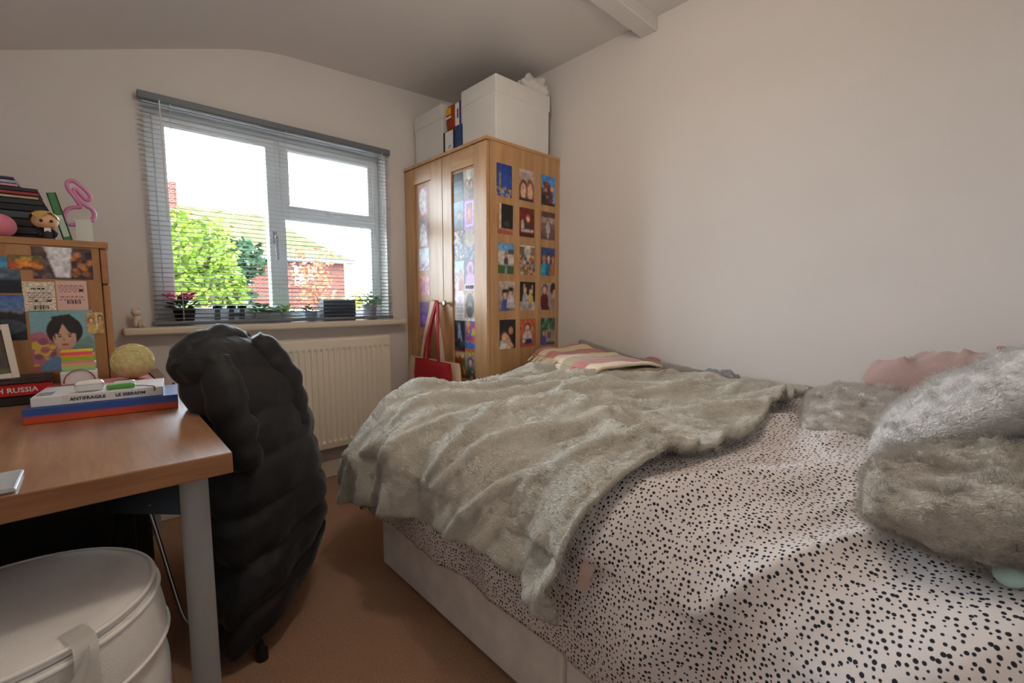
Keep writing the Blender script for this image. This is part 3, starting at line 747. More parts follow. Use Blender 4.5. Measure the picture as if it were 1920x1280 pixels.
# faux fur materials
def fur(name, c1, c2, scale, c3=None, bump=.9, fscale=220):
    m = bpy.data.materials.new(name); m.use_nodes = True; nt = m.node_tree; b = nt.nodes['Principled BSDF']
    b.inputs['Roughness'].default_value = .9; b.inputs['Sheen Weight'].default_value = .45; b.inputs['Sheen Roughness'].default_value = .5
    tc = nt.nodes.new('ShaderNodeTexCoord')
    n = nt.nodes.new('ShaderNodeTexNoise'); n.inputs['Scale'].default_value = scale; n.inputs['Detail'].default_value = 6; n.inputs['Distortion'].default_value = .6
    nt.links.new(tc.outputs['Object'], n.inputs['Vector'])
    r = nt.nodes.new('ShaderNodeValToRGB'); r.color_ramp.elements[0].position = .36; r.color_ramp.elements[1].position = .64
    r.color_ramp.elements[0].color = (*lin(c2), 1); r.color_ramp.elements[1].color = (*lin(c1), 1)
    if c3:
        e = r.color_ramp.elements.new(.28); e.color = (*lin(c3), 1)
    nt.links.new(n.outputs[0], r.inputs[0]); nt.links.new(r.outputs[0], b.inputs['Base Color'])
    mp = nt.nodes.new('ShaderNodeMapping'); mp.inputs['Scale'].default_value = (1, .45, .6); nt.links.new(tc.outputs['Object'], mp.inputs[0])
    n2 = nt.nodes.new('ShaderNodeTexNoise'); n2.inputs['Scale'].default_value = fscale; n2.inputs['Detail'].default_value = 4; n2.inputs['Distortion'].default_value = 1.2
    nt.links.new(mp.outputs[0], n2.inputs['Vector'])
    bp = nt.nodes.new('ShaderNodeBump'); bp.inputs['Strength'].default_value = bump; bp.inputs['Distance'].default_value = .012
    nt.links.new(n2.outputs[0], bp.inputs['Height']); nt.links.new(bp.outputs[0], b.inputs['Normal'])
    return m
M_THROW = fur('grey_green_faux_fur', (226, 220, 206), (204, 197, 182), 9)
def thr_h(p, q):
    a = (p * .75 + q * .66); b = (-p * .66 + q * .75)
    w = noise.noise(Vector((p * 1.7, q * 1.7, 3)))
    d = .042 * max(0, ridge(Vector((b * 3.6 + w * .9, a * 1.2, 5.5)))) ** 4
    d += .030 * max(0, ridge(Vector((b * 7.5 + w, a * 2.6, 1.7)))) ** 3
    d += .010 * fbm(p * 9, q * 9, 2, 3)
    if p > 1.15:  # side folds hanging over the edge
        k = min(1, (p - 1.15) / .3)
        d += k * .022 * (1 + math.sin(q * 15 + 1.3 * math.sin(q * 5))) + k * .012 * noise.noise(Vector((q * 22, p * 2, 9)))
    d += .0045 * fbm(p * 42, q * 42, 4, 2)
    return d * (.25 + .75 * min(1, max(0, p - .05) / .4)) + max(0, duv_h(p, q)) + .004
def p_left(q):
    t = (q - .47) / (QMAX - .47)
    zt = .345 + .05 * math.sin(t * 5 + .3) if t < .9 else .40
    return PMAX - (zt - .235) * 1.0
def thr_edge(p, q, u, v):
    k = max(0, u - .62) / .38
    q2 = q + (1 - v) ** 3 * (.13 * k + .012 * math.sin(u * 9)) + (1 - v) ** 6 * .008 * math.sin(u * 23)
    return p, q2
bm = bnew()
sheet(bm, .07, p_left, .475, QMAX - .13, 170, 170, thr_h, .010, edge=thr_edge)
throw = obj('throw_blanket', bm, M_THROW, None, smooth=True)
tag(throw, 'rumpled sage grey faux fur throw lying over the foot of the bed', 'blanket')
sd = throw.modifiers.new('thickness', 'SOLIDIFY'); sd.thickness = .012; sd.offset = 1
pe = S(PMAX - .18, .57); 
bm = bnew()
def lab(u, v): return Vector((.722 - .010 * v, .560 - .026 * u + .012 * v, .515 - .062 * v - .010 * u))
gridmesh(bm, lab, 4, 4); bmesh.ops.solidify(bm, geom=bm.faces[:], thickness=.0012)
obj('care_label', bm, mat('pink_label_satin', (232, 206, 196), .5), throw)['label'] = 'pale pink sewn care label'

# pillows
def pillow(name, label, cat, c, size, rot, m, amp=.012, nscale=6, pinch=.10, sag=0, n=44, seed=0, group=None, e=.42):
    w, l, t = size; bm = bnew()
    R = Matrix.Rotation(rot[2], 4, 'Z') @ Matrix.Rotation(rot[1], 4, 'Y') @ Matrix.Rotation(rot[0], 4, 'X')
    def side_(sgn):
        def f(u, v):
            x, y = 2 * u - 1, 2 * v - 1
            x = math.sin(x * PI / 2); y = math.sin(y * PI / 2)
            k = max(0, (1 - abs(x) ** 2.6) * (1 - abs(y) ** 2.6)) ** e
            px = x * w / 2 * (1 - pinch * (1 - abs(y)) * 0 - pinch * y * y * .6 * abs(x)); py = y * l / 2 * (1 - pinch * x * x * .6 * abs(y))
            d = amp * fbm(px * nscale + seed, py * nscale, sgn * 3 + seed, 4) * min(1, k * 2)
            d += amp * .8 * max(0, ridge(Vector((px * nscale * .7 + seed, py * nscale * 1.6, 4 + sgn)))) ** 3 * k
            return Vector((px, py, sgn * (t / 2 * k + d) - sag * (x * x + y * y)))
        return f
    gridmesh(bm, side_(1), n, n); k0 = len(bm.faces)
    gridmesh(bm, lambda u, v: side_(-1)(1 - u, v), n, n)
    bmesh.ops.remove_doubles(bm, verts=bm.verts[:], dist=.0006)
    bmesh.ops.recalc_face_normals(bm, faces=bm.faces[:])
    M = Matrix.Translation(c) @ R
    bm.transform(M); o = obj(name, bm, m, None, smooth=True)
    return tag(o, label, cat, group)
M_FURW = fur('white_grey_faux_fur', (246, 243, 240), (234, 230, 227), 7, (196, 188, 182))
M_FURS = fur('spotted_white_fur', (240, 232, 224), (226, 216, 206), 10, (150, 136, 124))
M_FURB = fur('tan_grey_faux_fur', (214, 204, 190), (184, 172, 156), 8, (146, 130, 114))
M_PINK = mat('dusty_pink_fleece', (176, 148, 142), .9, sheen=.5, var=.05, vscale=9, bump=.2, bscale=120)
pillow('fur_pillow', 'large pale grey faux fur pillow propped up at the bed head', 'pillow', (1.55, -.035, .835), (.60, .50, .17), (math.radians(-36), math.radians(3), math.radians(-6)), M_FURW, .014, 5, seed=2)
pillow('fur_cushion', 'small white faux fur cushion with grey flecks lying by the wall', 'pillow', (1.735, .285, .705), (.44, .29, .13), (math.radians(-8), math.radians(-3), math.radians(12)), M_FURS, .012, 7, seed=5)
pillow('fur_cushion', 'tan and grey faux fur cushion slumped at the bed edge', 'pillow', (1.115, -.03, .728), (.44, .38, .13), (math.radians(-12), math.radians(6), math.radians(4)), M_FURB, .02, 6, seed=9, e=.36)
pillow('fleece_blanket', 'dusty pink fleece bundle with a seam behind the fur pillows', 'blanket', (1.93, .13, .795), (.20, .36, .16), (math.radians(-14), math.radians(10), 0), M_PINK, .03, 7, seed=14)
bm = tube(bnew(), [(1.86, -.012, .885), (1.90, -.016, .8875), (1.94, -.02, .8885)], .006, 6)
tube(bm, [(2.0, -.02, .80), (2.0, -.02, .885)], .004, 6) if False else None
bm.free()
t = thing('red_hair_clip', 'thin red bar lying along the top of the fur pillow by the wall', 'clip', (2.04, -.03, .905))
obj('bar', B(2.050, 2.068, -.16, -.022, .902, .914, .003), mat('red_plastic', (176, 24, 40), .4), t)
obj('bar', B(2.050, 2.068, -.016, .002, .902, .914, .003), MATS['red_plastic'], t)
# soft toys at the bed head (plain)
bm = ball(bnew(), (1.015, -.030, .672), 1, 3, (.034, .024, .020)); ball(bm, (1.04, -.044, .684), 1, 3, (.022, .020, .018))
tag(rebase(obj('soft_toy', bm, mat('brown_plush', (146, 112, 98), .95, sheen=.4, bump=.3, bscale=200), smooth=True)), 'brown plush soft toy tucked under the tan fur cushion', 'soft toy')
bm = ball(bnew(), (.945, -.034, .664), 1, 3, (.026, .018, .016)); ball(bm, (.968, -.036, .680), 1, 3, (.015, .013, .014))
tag(rebase(obj('soft_toy', bm, mat('mint_plush', (190, 222, 218), .95, sheen=.4, bump=.3, bscale=200), smooth=True)), 'pale mint plush soft toy at the edge of the bed', 'soft toy')

# striped folded wool blanket
st = bpy.data.materials.new('striped_wool'); st.use_nodes = True; nt = st.node_tree; b = nt.nodes['Principled BSDF']; b.inputs['Roughness'].default_value = .95; b.inputs['Sheen Weight'].default_value = .3
uv = nt.nodes.new('ShaderNodeUVMap'); uv.uv_map = 'UVMap'; sx = nt.nodes.new('ShaderNodeSeparateXYZ'); nt.links.new(uv.outputs[0], sx.inputs[0])
r = nt.nodes.new('ShaderNodeValToRGB'); r.color_ramp.interpolation = 'CONSTANT'
stops = [(0, (224, 204, 176)), (.13, (190, 120, 112)), (.30, (176, 156, 128)), (.46, (224, 204, 176)), (.63, (190, 120, 112)), (.80, (224, 204, 176)), (.93, (190, 120, 112))]
r.color_ramp.elements[0].color = (*lin(stops[0][1]), 1); r.color_ramp.elements.remove(r.color_ramp.elements[1])
for p_, c_ in stops[1:]:
    e = r.color_ramp.elements.new(p_); e.color = (*lin(c_), 1)
nt.links.new(sx.outputs[0], r.inputs[0]); nt.links.new(r.outputs[0], b.inputs['Base Color'])
nn = nt.nodes.new('ShaderNodeTexNoise'); nn.inputs['Scale'].default_value = 160; bp = nt.nodes.new('ShaderNodeBump'); bp.inputs['Strength'].default_value = .4; bp.inputs['Distance'].default_value = .006
tc = nt.nodes.new('ShaderNodeTexCoord'); nt.links.new(tc.outputs['Object'], nn.inputs['Vector']); nt.links.new(nn.outputs[0], bp.inputs['Height']); nt.links.new(bp.outputs[0], b.inputs['Normal'])
FB = thing('striped_blanket', 'folded cream pink and tan striped wool blanket with fringed end on the throw', 'blanket', (1.75, 1.42, .70))
def bed_z(x, y):
    p = min(range(0, 200), key=lambda k: abs(seg_at(XSEC, XL_, k / 200 * PMAX).x - x)) / 200 * PMAX
    return S(p, y).z
ua = Vector((.36, 1.0, 0)).normalized()      # long direction of the folded blanket
ub = Vector((1.0, -.36, 0)).normalized()
bc = Vector((1.775, 1.355, 0))
W2 = .17; L2 = .58
FPROF = catmull([(W2, 0, .722), (0, 0, .722), (-W2 + .01, 0, .722), (-W2 - .010, 0, .732), (-W2 + .01, 0, .744), (0, 0, .746), (W2 - .01, 0, .750), (W2 + .008, 0, .760), (W2 - .01, 0, .771), (0, 0, .772), (-W2 + .045, 0, .774), (-W2 + .012, 0, .764), (-W2 - .002, 0, .748)], 5)
bm = bnew(); uvl = bm.loops.layers.uv.new('UVMap'); V = []; UV = {}
for i_ in range(41):
    s_ = i_ / 40; row = []
    for k_, p_ in enumerate(FPROF):
        along = (s_ - .5) * L2; lv = (p_.z - .722) / .05
        wob = .010 * noise.noise(Vector((along * 7, p_.x * 7, 2.2))) * (.3 + lv) + .006 * noise.noise(Vector((along * 18, p_.x * 16, 5)))
        lift = .045 * max(0, s_ - .45) ** 1.3 + .10 * max(0, p_.x) * max(0, s_ - .4)
        end = lv * .018 * math.sin(along * 9 + 1)
        q_ = bc + ua * (along + end) + ub * (p_.x * (1 - .05 * lv) + .012 * math.sin(along * 11) * lv)
        vt = bm.verts.new((q_.x, q_.y, p_.z + wob + lift)); row.append(vt); UV[vt] = (s_, k_ / len(FPROF))
    V.append(row)
for a, b_ in zip(V, V[1:]):
    for k_ in range(len(FPROF) - 1):
        f = bm.faces.new((a[k_], b_[k_], b_[k_ + 1], a[k_ + 1]))
        for l in f.loops: l[uvl].uv = UV[l.vert]
bmesh.ops.recalc_face_normals(bm, faces=bm.faces[:])
fo = obj('folded_cloth', bm, st, FB, smooth=True)
sd = fo.modifiers.new('thickness', 'SOLIDIFY'); sd.thickness = .010; sd.offset = 0
M_FRINGE = mat('cream_wool_fringe', (222, 202, 168), .95)
for k in range(11):
    s = -.15 + .3 * k / 10; p = bc - ub * .15 + ua * (s * .8 + .16); q = p - ub * random.uniform(.05, .085) + ua * random.uniform(-.03, .03)
    obj('fringe_tassel', tube(bnew(), catmull([(p.x, p.y, .758), ((p.x + q.x) / 2, (p.y + q.y) / 2, .752), (q.x, q.y, .728)], 4), [.007] * 8 + [.004], 6), M_FRINGE, FB, smooth=True)
# rolled edge throw along the wall
M_GREYT = mat('grey_fleece', (142, 136, 128), .95, sheen=.3, bump=.3, bscale=160, var=.08, vscale=20)
bm = tube(bnew(), catmull([(2.00, 1.60, .812), (1.995, 1.40, .772), (1.99, 1.20, .738), (1.985, 1.02, .724), (1.975, .86, .716), (1.965, .76, .712)], 8), [.022] * 16 + [.028] * 12 + [.024] * 13, 12)
tag(rebase(obj('rolled_throw', bm, M_GREYT, smooth=True)), 'long rolled grey fleece lying along the wall behind the striped blanket', 'blanket')
bm = ball(bnew(), (1.955, .80, .725), 1, 4, (.035, .085, .03))
for v in bm.verts: v.co += v.normal * .012 * fbm(v.co.x * 40, v.co.y * 40, v.co.z * 40, 3)
tag(rebase(obj('fluffy_sock', bm, mat('dark_grey_fluff', (160, 158, 160), .98, bump=.9, bscale=300, var=.2, vscale=90), smooth=True)), 'dark grey fluffy sock lying on the end of the rolled fleece', 'sock')
bm = ball(bnew(), (2.03, 1.17, .752), 1, 3, (.02, .045, .018))
tag(rebase(obj('pink_cloth', bm, mat('rose_cloth', (176, 110, 106), .9), smooth=True)), 'small rose pink cloth peeking up behind the rolled fleece', 'cloth')

# ---------------------------------------------------------------- desk
DZ = .742
dk = thing('desk', 'wood laminate desk with round grey legs', 'desk', (-.14, 1.85, 0))
obj('tabletop', B(-.462, .188, 1.066, 2.60, DZ - .044, DZ - .0006, .0015), DESK_E, dk)
obj('top_surface', B(-.461, .187, 1.067, 2.599, DZ - .0006, DZ), DESK_W, dk)
M_LEG = mat('grey_powder_coat', (150, 150, 150), .45)
for x, y in ((.126, 1.128), (.126, 2.53), (-.40, 1.128), (-.40, 2.53)):
    bm = lathe(bnew(), [(.026, .012), (.0255, DZ - .05)], (x, y, 0), 24); lathe(bm, [(.018, 0), (.020, .012)], (x, y, 0), 16)
    lathe(bm, [(.034, DZ - .052), (.034, DZ - .044)], (x, y, 0), 24)
    obj('leg', bm, M_LEG, dk, smooth=True, sharp=.6)

# cabinet standing on the desk
HY, HZ = 2.09, 1.252
hc = thing('desk_cabinet', 'wooden cabinet on the desk with pictures pinned to its side', 'cabinet', (-.2, 2.37, DZ))
obj('side_panel', B(-.455, .016, HY, HY + .018, DZ, HZ - .022, .001), HUT_Z, hc)
obj('side_panel', B(-.455, .016, 2.632, 2.65, DZ, HZ - .022, .001), HUT_Z, hc)
obj('top_panel', B(-.46, .040, HY - .004, 2.652, HZ - .022, HZ, .002), HUT_X, hc)
obj('back_panel', B(-.46, -.45, HY + .018, 2.632, DZ, HZ - .022), HUT_Z, hc)
obj('drawer_front', B(.018, .036, HY + .002, 2.648, 1.112, HZ - .026, .002), HUT_X, hc)
d2 = obj('door', B(.018, .036, HY + .002, 2.648, DZ + .004, 1.106, .002), HUT_Z, hc)
obj('bottom_panel', B(-.45, .016, HY + .018, 2.632, DZ, DZ + .018), HUT_X, hc)

# prints on the cabinet side
def hpic(label, x0, x1, z0, z1, draw, nx=30, m=None, roll=0, lay=0, cat='photo', group='pictures pinned to the desk cabinet'):
    return picture('pinned_print', label, ((x0 + x1) / 2, HY - .0013 * lay, (z0 + z1) / 2), x1 - x0, z1 - z0, (1, 0, 0), (0, 0, 1), draw, group, nx, m, cat, roll)
hpic('wide glossy group photo pinned at the top of the cabinet side', -.143, -.003, 1.124, 1.226, [('g', (96, 80, 80), (70, 56, 60)), ('p', [(.2, 1), (.36, .06), (.6, .06), (.66, 1)], (226, 226, 230)), ('e', .12, .4, .1, .26, (130, 100, 90)), ('s', .62, .05, 1, .8, [(150, 90, 60), (60, 44, 60), (190, 120, 90), (30, 28, 36), (200, 120, 40)], .06, 26), ('s', 0, 0, .25, .8, [(120, 96, 96), (80, 64, 60)], .06, 14)], 56)
hpic('small orange and green picture strip overlapping the glossy photo', -.194, -.120, 1.152, 1.196, [('g', (96, 110, 70), (190, 90, 50)), ('r', .35, .3, .7, .9, (206, 160, 60)), ('s', 0, 0, 1, .6, [(206, 90, 50), (226, 150, 60), (110, 60, 40)], .08, 22)], 36, lay=1)
hpic('dark stormy sea print with a pale horizon', -.245, -.171, 1.078, 1.154, [('g', (96, 116, 140), (20, 24, 36)), ('r', 0, 0, 1, .55, (26, 32, 46)), ('e', .2, .72, .5, .1, (120, 140, 160))], 30)
hpic('bright blue sky print beside the orange picture strip', -.245, -.196, 1.155, 1.190, [('g', (60, 130, 190), (90, 160, 200))], 20)
hpic('lake print with blue sky above a black tree line', -.245, -.169, .930, 1.072, [('g', (70, 110, 180), (150, 170, 190)), ('r', 0, 0, 1, .6, (34, 36, 44)), ('r', 0, .58, 1, .66, (120, 120, 130)), ('s', 0, .5, 1, .62, [(30, 32, 38), (40, 44, 44)], .08, 20), ('e', .4, .3, .6, .16, (70, 80, 96))], 36)
hpic('cream paper ticket with black bar code', -.170, -.098, 1.020, 1.114, [('g', (226, 214, 196), (226, 212, 196)), ('t', .25, .72, .72, .82, (40, 40, 44), 1), ('t', .12, .30, .9, .66, (120, 110, 104), 5), ('b', .28, .06, .76, .20, (60, 56, 56)), ('r', .34, .32, .44, .38, (30, 30, 34)), ('r', .72, .32, .86, .38, (30, 30, 34))], 60, MATT, cat='ticket')
hpic('pink paper ticket with black bar code', -.095, -.022, 1.022, 1.119, [('g', (226, 188, 178), (224, 184, 176)), ('t', .06, .60, .92, .86, (150, 100, 100), 4), ('r', .74, .64, .86, .72, (50, 40, 44)), ('t', .08, .32, .9, .5, (170, 120, 116), 2), ('b', .30, .22, .76, .34, (60, 50, 52))], 60, MATT, cat='ticket')
HA = (40, 34, 36)
port = [('g', (130, 178, 190), (150, 190, 200)), ('p', [(0, .62), (.18, .66), (.34, .5), (.36, .1), (0, 0)], (196, 116, 140)), ('s', 0, .0, .35, .55, [(206, 170, 60), (190, 100, 120), (226, 190, 90), (150, 90, 110)], .06, 34),
        ('p', [(.36, .2), (.40, .55), (.75, .5), (.70, .2)], (206, 160, 136)), ('p', [(.1, 0), (.14, .12), (.34, .26), (.5, .16), (.7, .24), (.98, .12), (1, 0)], (110, 150, 190)),
        ('p', [(.5, .34), (.9, .56), (.98, .5), (.98, .2), (.7, .2)], (120, 160, 160)),
        ('e', .53, .66, .29, .25, HA), ('e', .52, .56, .185, .24, (220, 176, 150)), ('p', [(.34, .9), (.30, .66), (.42, .60), (.5, .78), (.6, .62), (.76, .60), (.78, .8), (.62, .94)], HA),
        ('p', [(.36, .80), (.335, .6), (.37, .5), (.38, .68)], HA), ('p', [(.70, .75), (.695, .6), (.72, .45), (.77, .6)], HA),
        ('r', .405, .592, .475, .606, (60, 40, 40)), ('r', .56, .592, .64, .606, (60, 40, 40)), ('e', .44, .565, .03, .012, (50, 34, 34)), ('e', .60, .565, .03, .012, (50, 34, 34)),
        ('p', [(.50, .56), (.485, .49), (.53, .48)], (196, 146, 122)), ('e', .52, .425, .06, .020, (186, 100, 96)), ('r', .47, .424, .57, .430, (130, 60, 62))]
hpic('large portrait print of a dark-haired person in a blue top on pastel background', -.162, -.014, .826, 1.022, port, 110, cat='poster')
hpic('small gold-toned photo strip of two figures', -.030, .012, .943, 1.014, [('g', (206, 170, 110), (190, 150, 90)), ('r', .56, 0, .64, 1, (236, 226, 206)), *pers(.28, 0, .8, (120, 76, 44), SK, (214, 180, 120), .36), *pers(.82, 0, .9, (90, 56, 36), SK, (196, 160, 100), .3)], 30, lay=1)

# ---- on top of the cabinet: books, toys, neon flamingo
def book(name, label, x0, x1, y0, y1, z0, z1, cover, group, page=(226, 220, 206), spine='-y'):
    t = thing(name, label, 'book', ((x0 + x1) / 2, (y0 + y1) / 2, z0), 0, group)
    c = .0022; bm = bnew()
    box(bm, x0, x1, y0, y1, z0, z0 + c, .0005); box(bm, x0, x1, y0, y1, z1 - c, z1, .0005)
    box(bm, x0, x1, y0, y0 + c, z0, z1, .0005) if spine == '-y' else box(bm, x1 - c, x1, y0, y1, z0, z1, .0005)
    obj('cover', bm, cover, t)
    obj('pages', B(x0 + .004, x1 - .004, y0 + c, y1 - .004, z0 + c, z1 - c), mat('book_pages_%d' % page[0], page, .9), t)
    return t
specs = [(.021, -.112, (34, 36, 44), 'dark charcoal hardback at the bottom of the cabinet book pile'), (.024, -.108, (58, 62, 70), 'slate grey book second from the bottom of the cabinet pile'),
         (.026, -.114, (40, 42, 48), 'black clothbound book third in the cabinet pile'), (.024, -.110, (74, 78, 84), 'mid grey book in the middle of the cabinet pile'),
         (.022, -.104, (30, 32, 38), 'glossy black book with a silver edge in the cabinet pile'), (.018, -.112, (48, 50, 58), 'dark slate book under the cream book in the cabinet pile'),
         (.010, -.122, (206, 192, 150), 'thin cream book in the cabinet pile'), (.012, -.120, (160, 60, 72), 'raspberry red book near the top of the cabinet pile'),
         (.012, -.122, (52, 48, 54), 'thin black book under the pink one on the cabinet'), (.010, -.166, (206, 150, 176), 'thin pink book near the top of the cabinet pile'),
         (.012, -.168, (170, 180, 196), 'pale blue-grey book near the top of the cabinet pile'), (.008, -.174, (70, 66, 110), 'thin violet book topping the cabinet pile')]
z = HZ
for th_, xr, col, lb in specs:
    book('book', lb, xr - .17, xr, 2.20 + random.uniform(0, .012), 2.42, z, z + th_, mat('cover_%d_%d_%d' % col, col, .35), 'books piled on the desk cabinet'); z += th_ + .0003
def leaning(label, xb, xt, h, th_, col, col2, y0):
    t = thing('book', label, 'book', (xb, y0 + .08, HZ), 0, 'books leaning on the pile'); ang = math.atan2(xt - xb, h)
    M = Matrix.Translation((xb, y0, HZ + .0005)) @ Matrix.Rotation(ang, 4, 'Y')
    bm = bnew(); box(bm, 0, .003, 0, .15, 0, h, .0005); box(bm, th_ - .003, th_, 0, .15, 0, h, .0005); box(bm, 0, th_, 0, .003, 0, h, .0005); bm.transform(M)
    obj('cover', bm, col, t)
    bm = B(.003, th_ - .003, .003, .148, .003, h - .003); bm.transform(M); obj('pages', bm, mat('book_pages_230', (230, 226, 214), .9), t)
    bm = B(.004, th_ - .004, -.0008, .0004, .02, h * .55); bm.transform(M); obj('spine_label', bm, col2, t)
leaning('green and white hardback leaning against the cabinet book pile', -.070, -.104, .168, .024, mat('leaf_green_cover', (70, 130, 84), .4), mat('mint_spine', (196, 222, 210), .4), 2.215)
# neon flamingo lamp
fl = thing('neon_flamingo', 'pink neon flamingo lamp on a white stand on the cabinet', 'lamp', (-.022, 2.36, HZ))
FYP = 2.36
pts = [(-.030, 1.338), (-.056, 1.334), (-.068, 1.350), (-.060, 1.385), (-.040, 1.398), (-.022, 1.402), (-.034, 1.432), (-.050, 1.462), (-.052, 1.485), (-.036, 1.494), (-.014, 1.476), (.004, 1.452), (.006, 1.436), (-.004, 1.430), (-.020, 1.452), (-.030, 1.466), (-.036, 1.456), (-.022, 1.428), (-.008, 1.410), (.010, 1.395), (.014, 1.375), (.006, 1.352)]
M_NEON = mat('pink_neon_tube', (226, 140, 190), .35, sub=.0)
obj('neon_tube', tube(bnew(), catmull([(x, FYP, z_) for x, z_ in pts], 6), .0068, 8), M_NEON, fl, smooth=True)
obj('tube_backing', tube(bnew(), catmull([(x, FYP + .009, z_) for x, z_ in pts], 6), .0058, 6), mat('pink_rubber', (196, 88, 150), .5), fl, smooth=True)
bm = bnew(); poly_prism(bm, [(-.040, HZ + .012), (-.040, 1.345), (-.050, 1.352), (.004, 1.358), (.008, HZ + .012)], lambda u, v, w: (u, FYP - .008 + w, v), .016)
obj('stand', bm, M_WHITE, fl)
obj('base', B(-.044, .028, FYP - .04, FYP + .04, HZ, HZ + .012, .003, 2), mat('pale_pink_plastic', (232, 190, 200), .4), fl)
# toys, plain
t = thing('plush_ball', 'round plain pink plush ball by the dark book pile', 'toy', (-.210, 2.165, HZ))
bm = ball(bnew(), (-.210, 2.150, HZ + .037), 1, 4, (.038, .034, .037)); obj('plush_body', bm, mat('pink_plush', (222, 130, 150), .9, sheen=.5, bump=.3, bscale=260), t, smooth=True)
t = thing('vinyl_figurine', 'small big-headed figurine with blond hair and dark coat before the book pile', 'figurine', (-.105, 2.155, HZ))
fx, fy = -.108, 2.150
bm = ball(bnew(), (fx, fy, HZ + .062), 1, 4, (.032, .027, .027))
for v in bm.verts: v.co.z = max(v.co.z, HZ + .040)
obj('head', bm, mat('figurine_skin', (222, 178, 140), .45), t, smooth=True)
bm = ball(bnew(), (fx - .002, fy + .002, HZ + .069), 1, 4, (.036, .032, .027))
for v in list(bm.verts):
    if v.co.y < fy - .006 and v.co.z < HZ + .074 + .012 * math.sin((v.co.x - fx) * 120): bm.verts.remove(v)
obj('hair', bm, mat('blond_vinyl', (206, 172, 96), .45), t, smooth=True)
for s in (-.012, .012): obj('eye', ball(bnew(), (fx + s + .004, fy - .0265, HZ + .060), .0045, 2, (1, .5, 1.1)), M_BLACK, t, smooth=True)
bm = bnew(); lathe(bm, [(.018, 0), (.020, .004), (.017, .022), (.011, .036), (.008, .042)], (fx + .004, fy, HZ), 16)
obj('coat', bm, mat('dark_coat', (34, 32, 38), .6), t, smooth=True)
bm = bnew()
for s in (-1, 1): tube(bm, [(fx + .004 + s * .010, fy, HZ + .034), (fx + .004 + s * .020, fy - .006, HZ + .022), (fx + .004 + s * .016, fy - .014, HZ + .014)], .0055, 8)
obj('arms', bm, MATS['dark_coat'], t, smooth=True)
obj('collar', B(fx - .004, fx + .012, fy - .0135, fy - .008, HZ + .026, HZ + .040, .001), M_WHITE, t)

# ---- items on the desk
# bottom: blue/orange boxed set, then white boxed set
def rotbox(c, L, W, z0, z1, ang, bev=.0015):
    bm = B(-L / 2, L / 2, 0, W, z0, z1, bev); bm.transform(Matrix.Translation((c[0], c[1], 0)) @ Matrix.Rotation(ang, 4, 'Z')); return bm
go = bpy.data.materials.new('blue_orange_card'); go.use_nodes = True; nt = go.node_tree; b = nt.nodes['Principled BSDF']; b.inputs['Roughness'].default_value = .3
b.inputs['Coat Weight'].default_value = .3
tc = nt.nodes.new('ShaderNodeTexCoord'); sx = nt.nodes.new('ShaderNodeSeparateXYZ'); nt.links.new(tc.outputs['Object'], sx.inputs[0])
mr = nt.nodes.new('ShaderNodeMapRange'); mr.inputs[1].default_value = 0; mr.inputs[2].default_value = .04; nt.links.new(sx.outputs[2], mr.inputs[0])
r = nt.nodes.new('ShaderNodeValToRGB'); r.color_ramp.elements[0].color = (*lin((206, 78, 40)), 1); r.color_ramp.elements[0].position = .38
r.color_ramp.elements[1].color = (*lin((44, 84, 160)), 1); r.color_ramp.elements[1].position = .58
nt.links.new(mr.outputs[0], r.inputs[0]); nt.links.new(r.outputs[0], b.inputs['Base Color'])
ANG = -.105
SB = Vector((0.0, 1.632, 0))
t = thing('boxed_album', 'wide boxed album fading from blue to orange under the white one', 'box', (SB.x, SB.y, DZ))
obj('slipcase', rotbox(SB, .315, .20, DZ + .0005, DZ + .040, ANG), go, t)
t = thing('white_album', 'white boxed album with black spine lettering on the blue and orange box', 'box', (SB.x, SB.y, DZ + .04))
SB2 = Vector((-.008, 1.645, 0))
obj('slipcase', rotbox(SB2, .268, .17, DZ + .0405, DZ + .066, ANG), mat('white_gloss_card', (228, 228, 232), .3, coat=.3), t)
SM = Matrix.Translation((SB2.x, SB2.y, 0)) @ Matrix.Rotation(ANG, 4, 'Z')
ink = mat('black_ink', (30, 30, 34), .6)
o = obj('lettering', text_bm('ANTIFRAGILE', .0118, SM @ basis((-.026, -.0006, DZ + .0535), (1, 0, 0), (0, 0, 1)), bold=True), ink, t); 
o = obj('lettering', text_bm('LE SSERAFIM', .0118, SM @ basis((.062, -.0006, DZ + .0535), (1, 0, 0), (0, 0, 1)), bold=True), ink, t)
bm = text_bm('FNT A', .007, SM @ basis((-.118, -.0006, DZ + .049), (1, 0, 0), (0, 0, 1))); bm.free()
bm = B(-.074, -.063, -.0009, .0004, DZ + .0415, DZ + .0655); bm.transform(SM); obj('foil_mark', bm, mat('silver_foil', (240, 240, 240), .15, metal=.6), t)
bm = B(-.128, -.098, .02, .075, DZ + .0655, DZ + .0664); bm.transform(SM); obj('cover_print', bm, mat('grey_cover_print', (130, 130, 140), .5, var=.7, vscale=120), t)
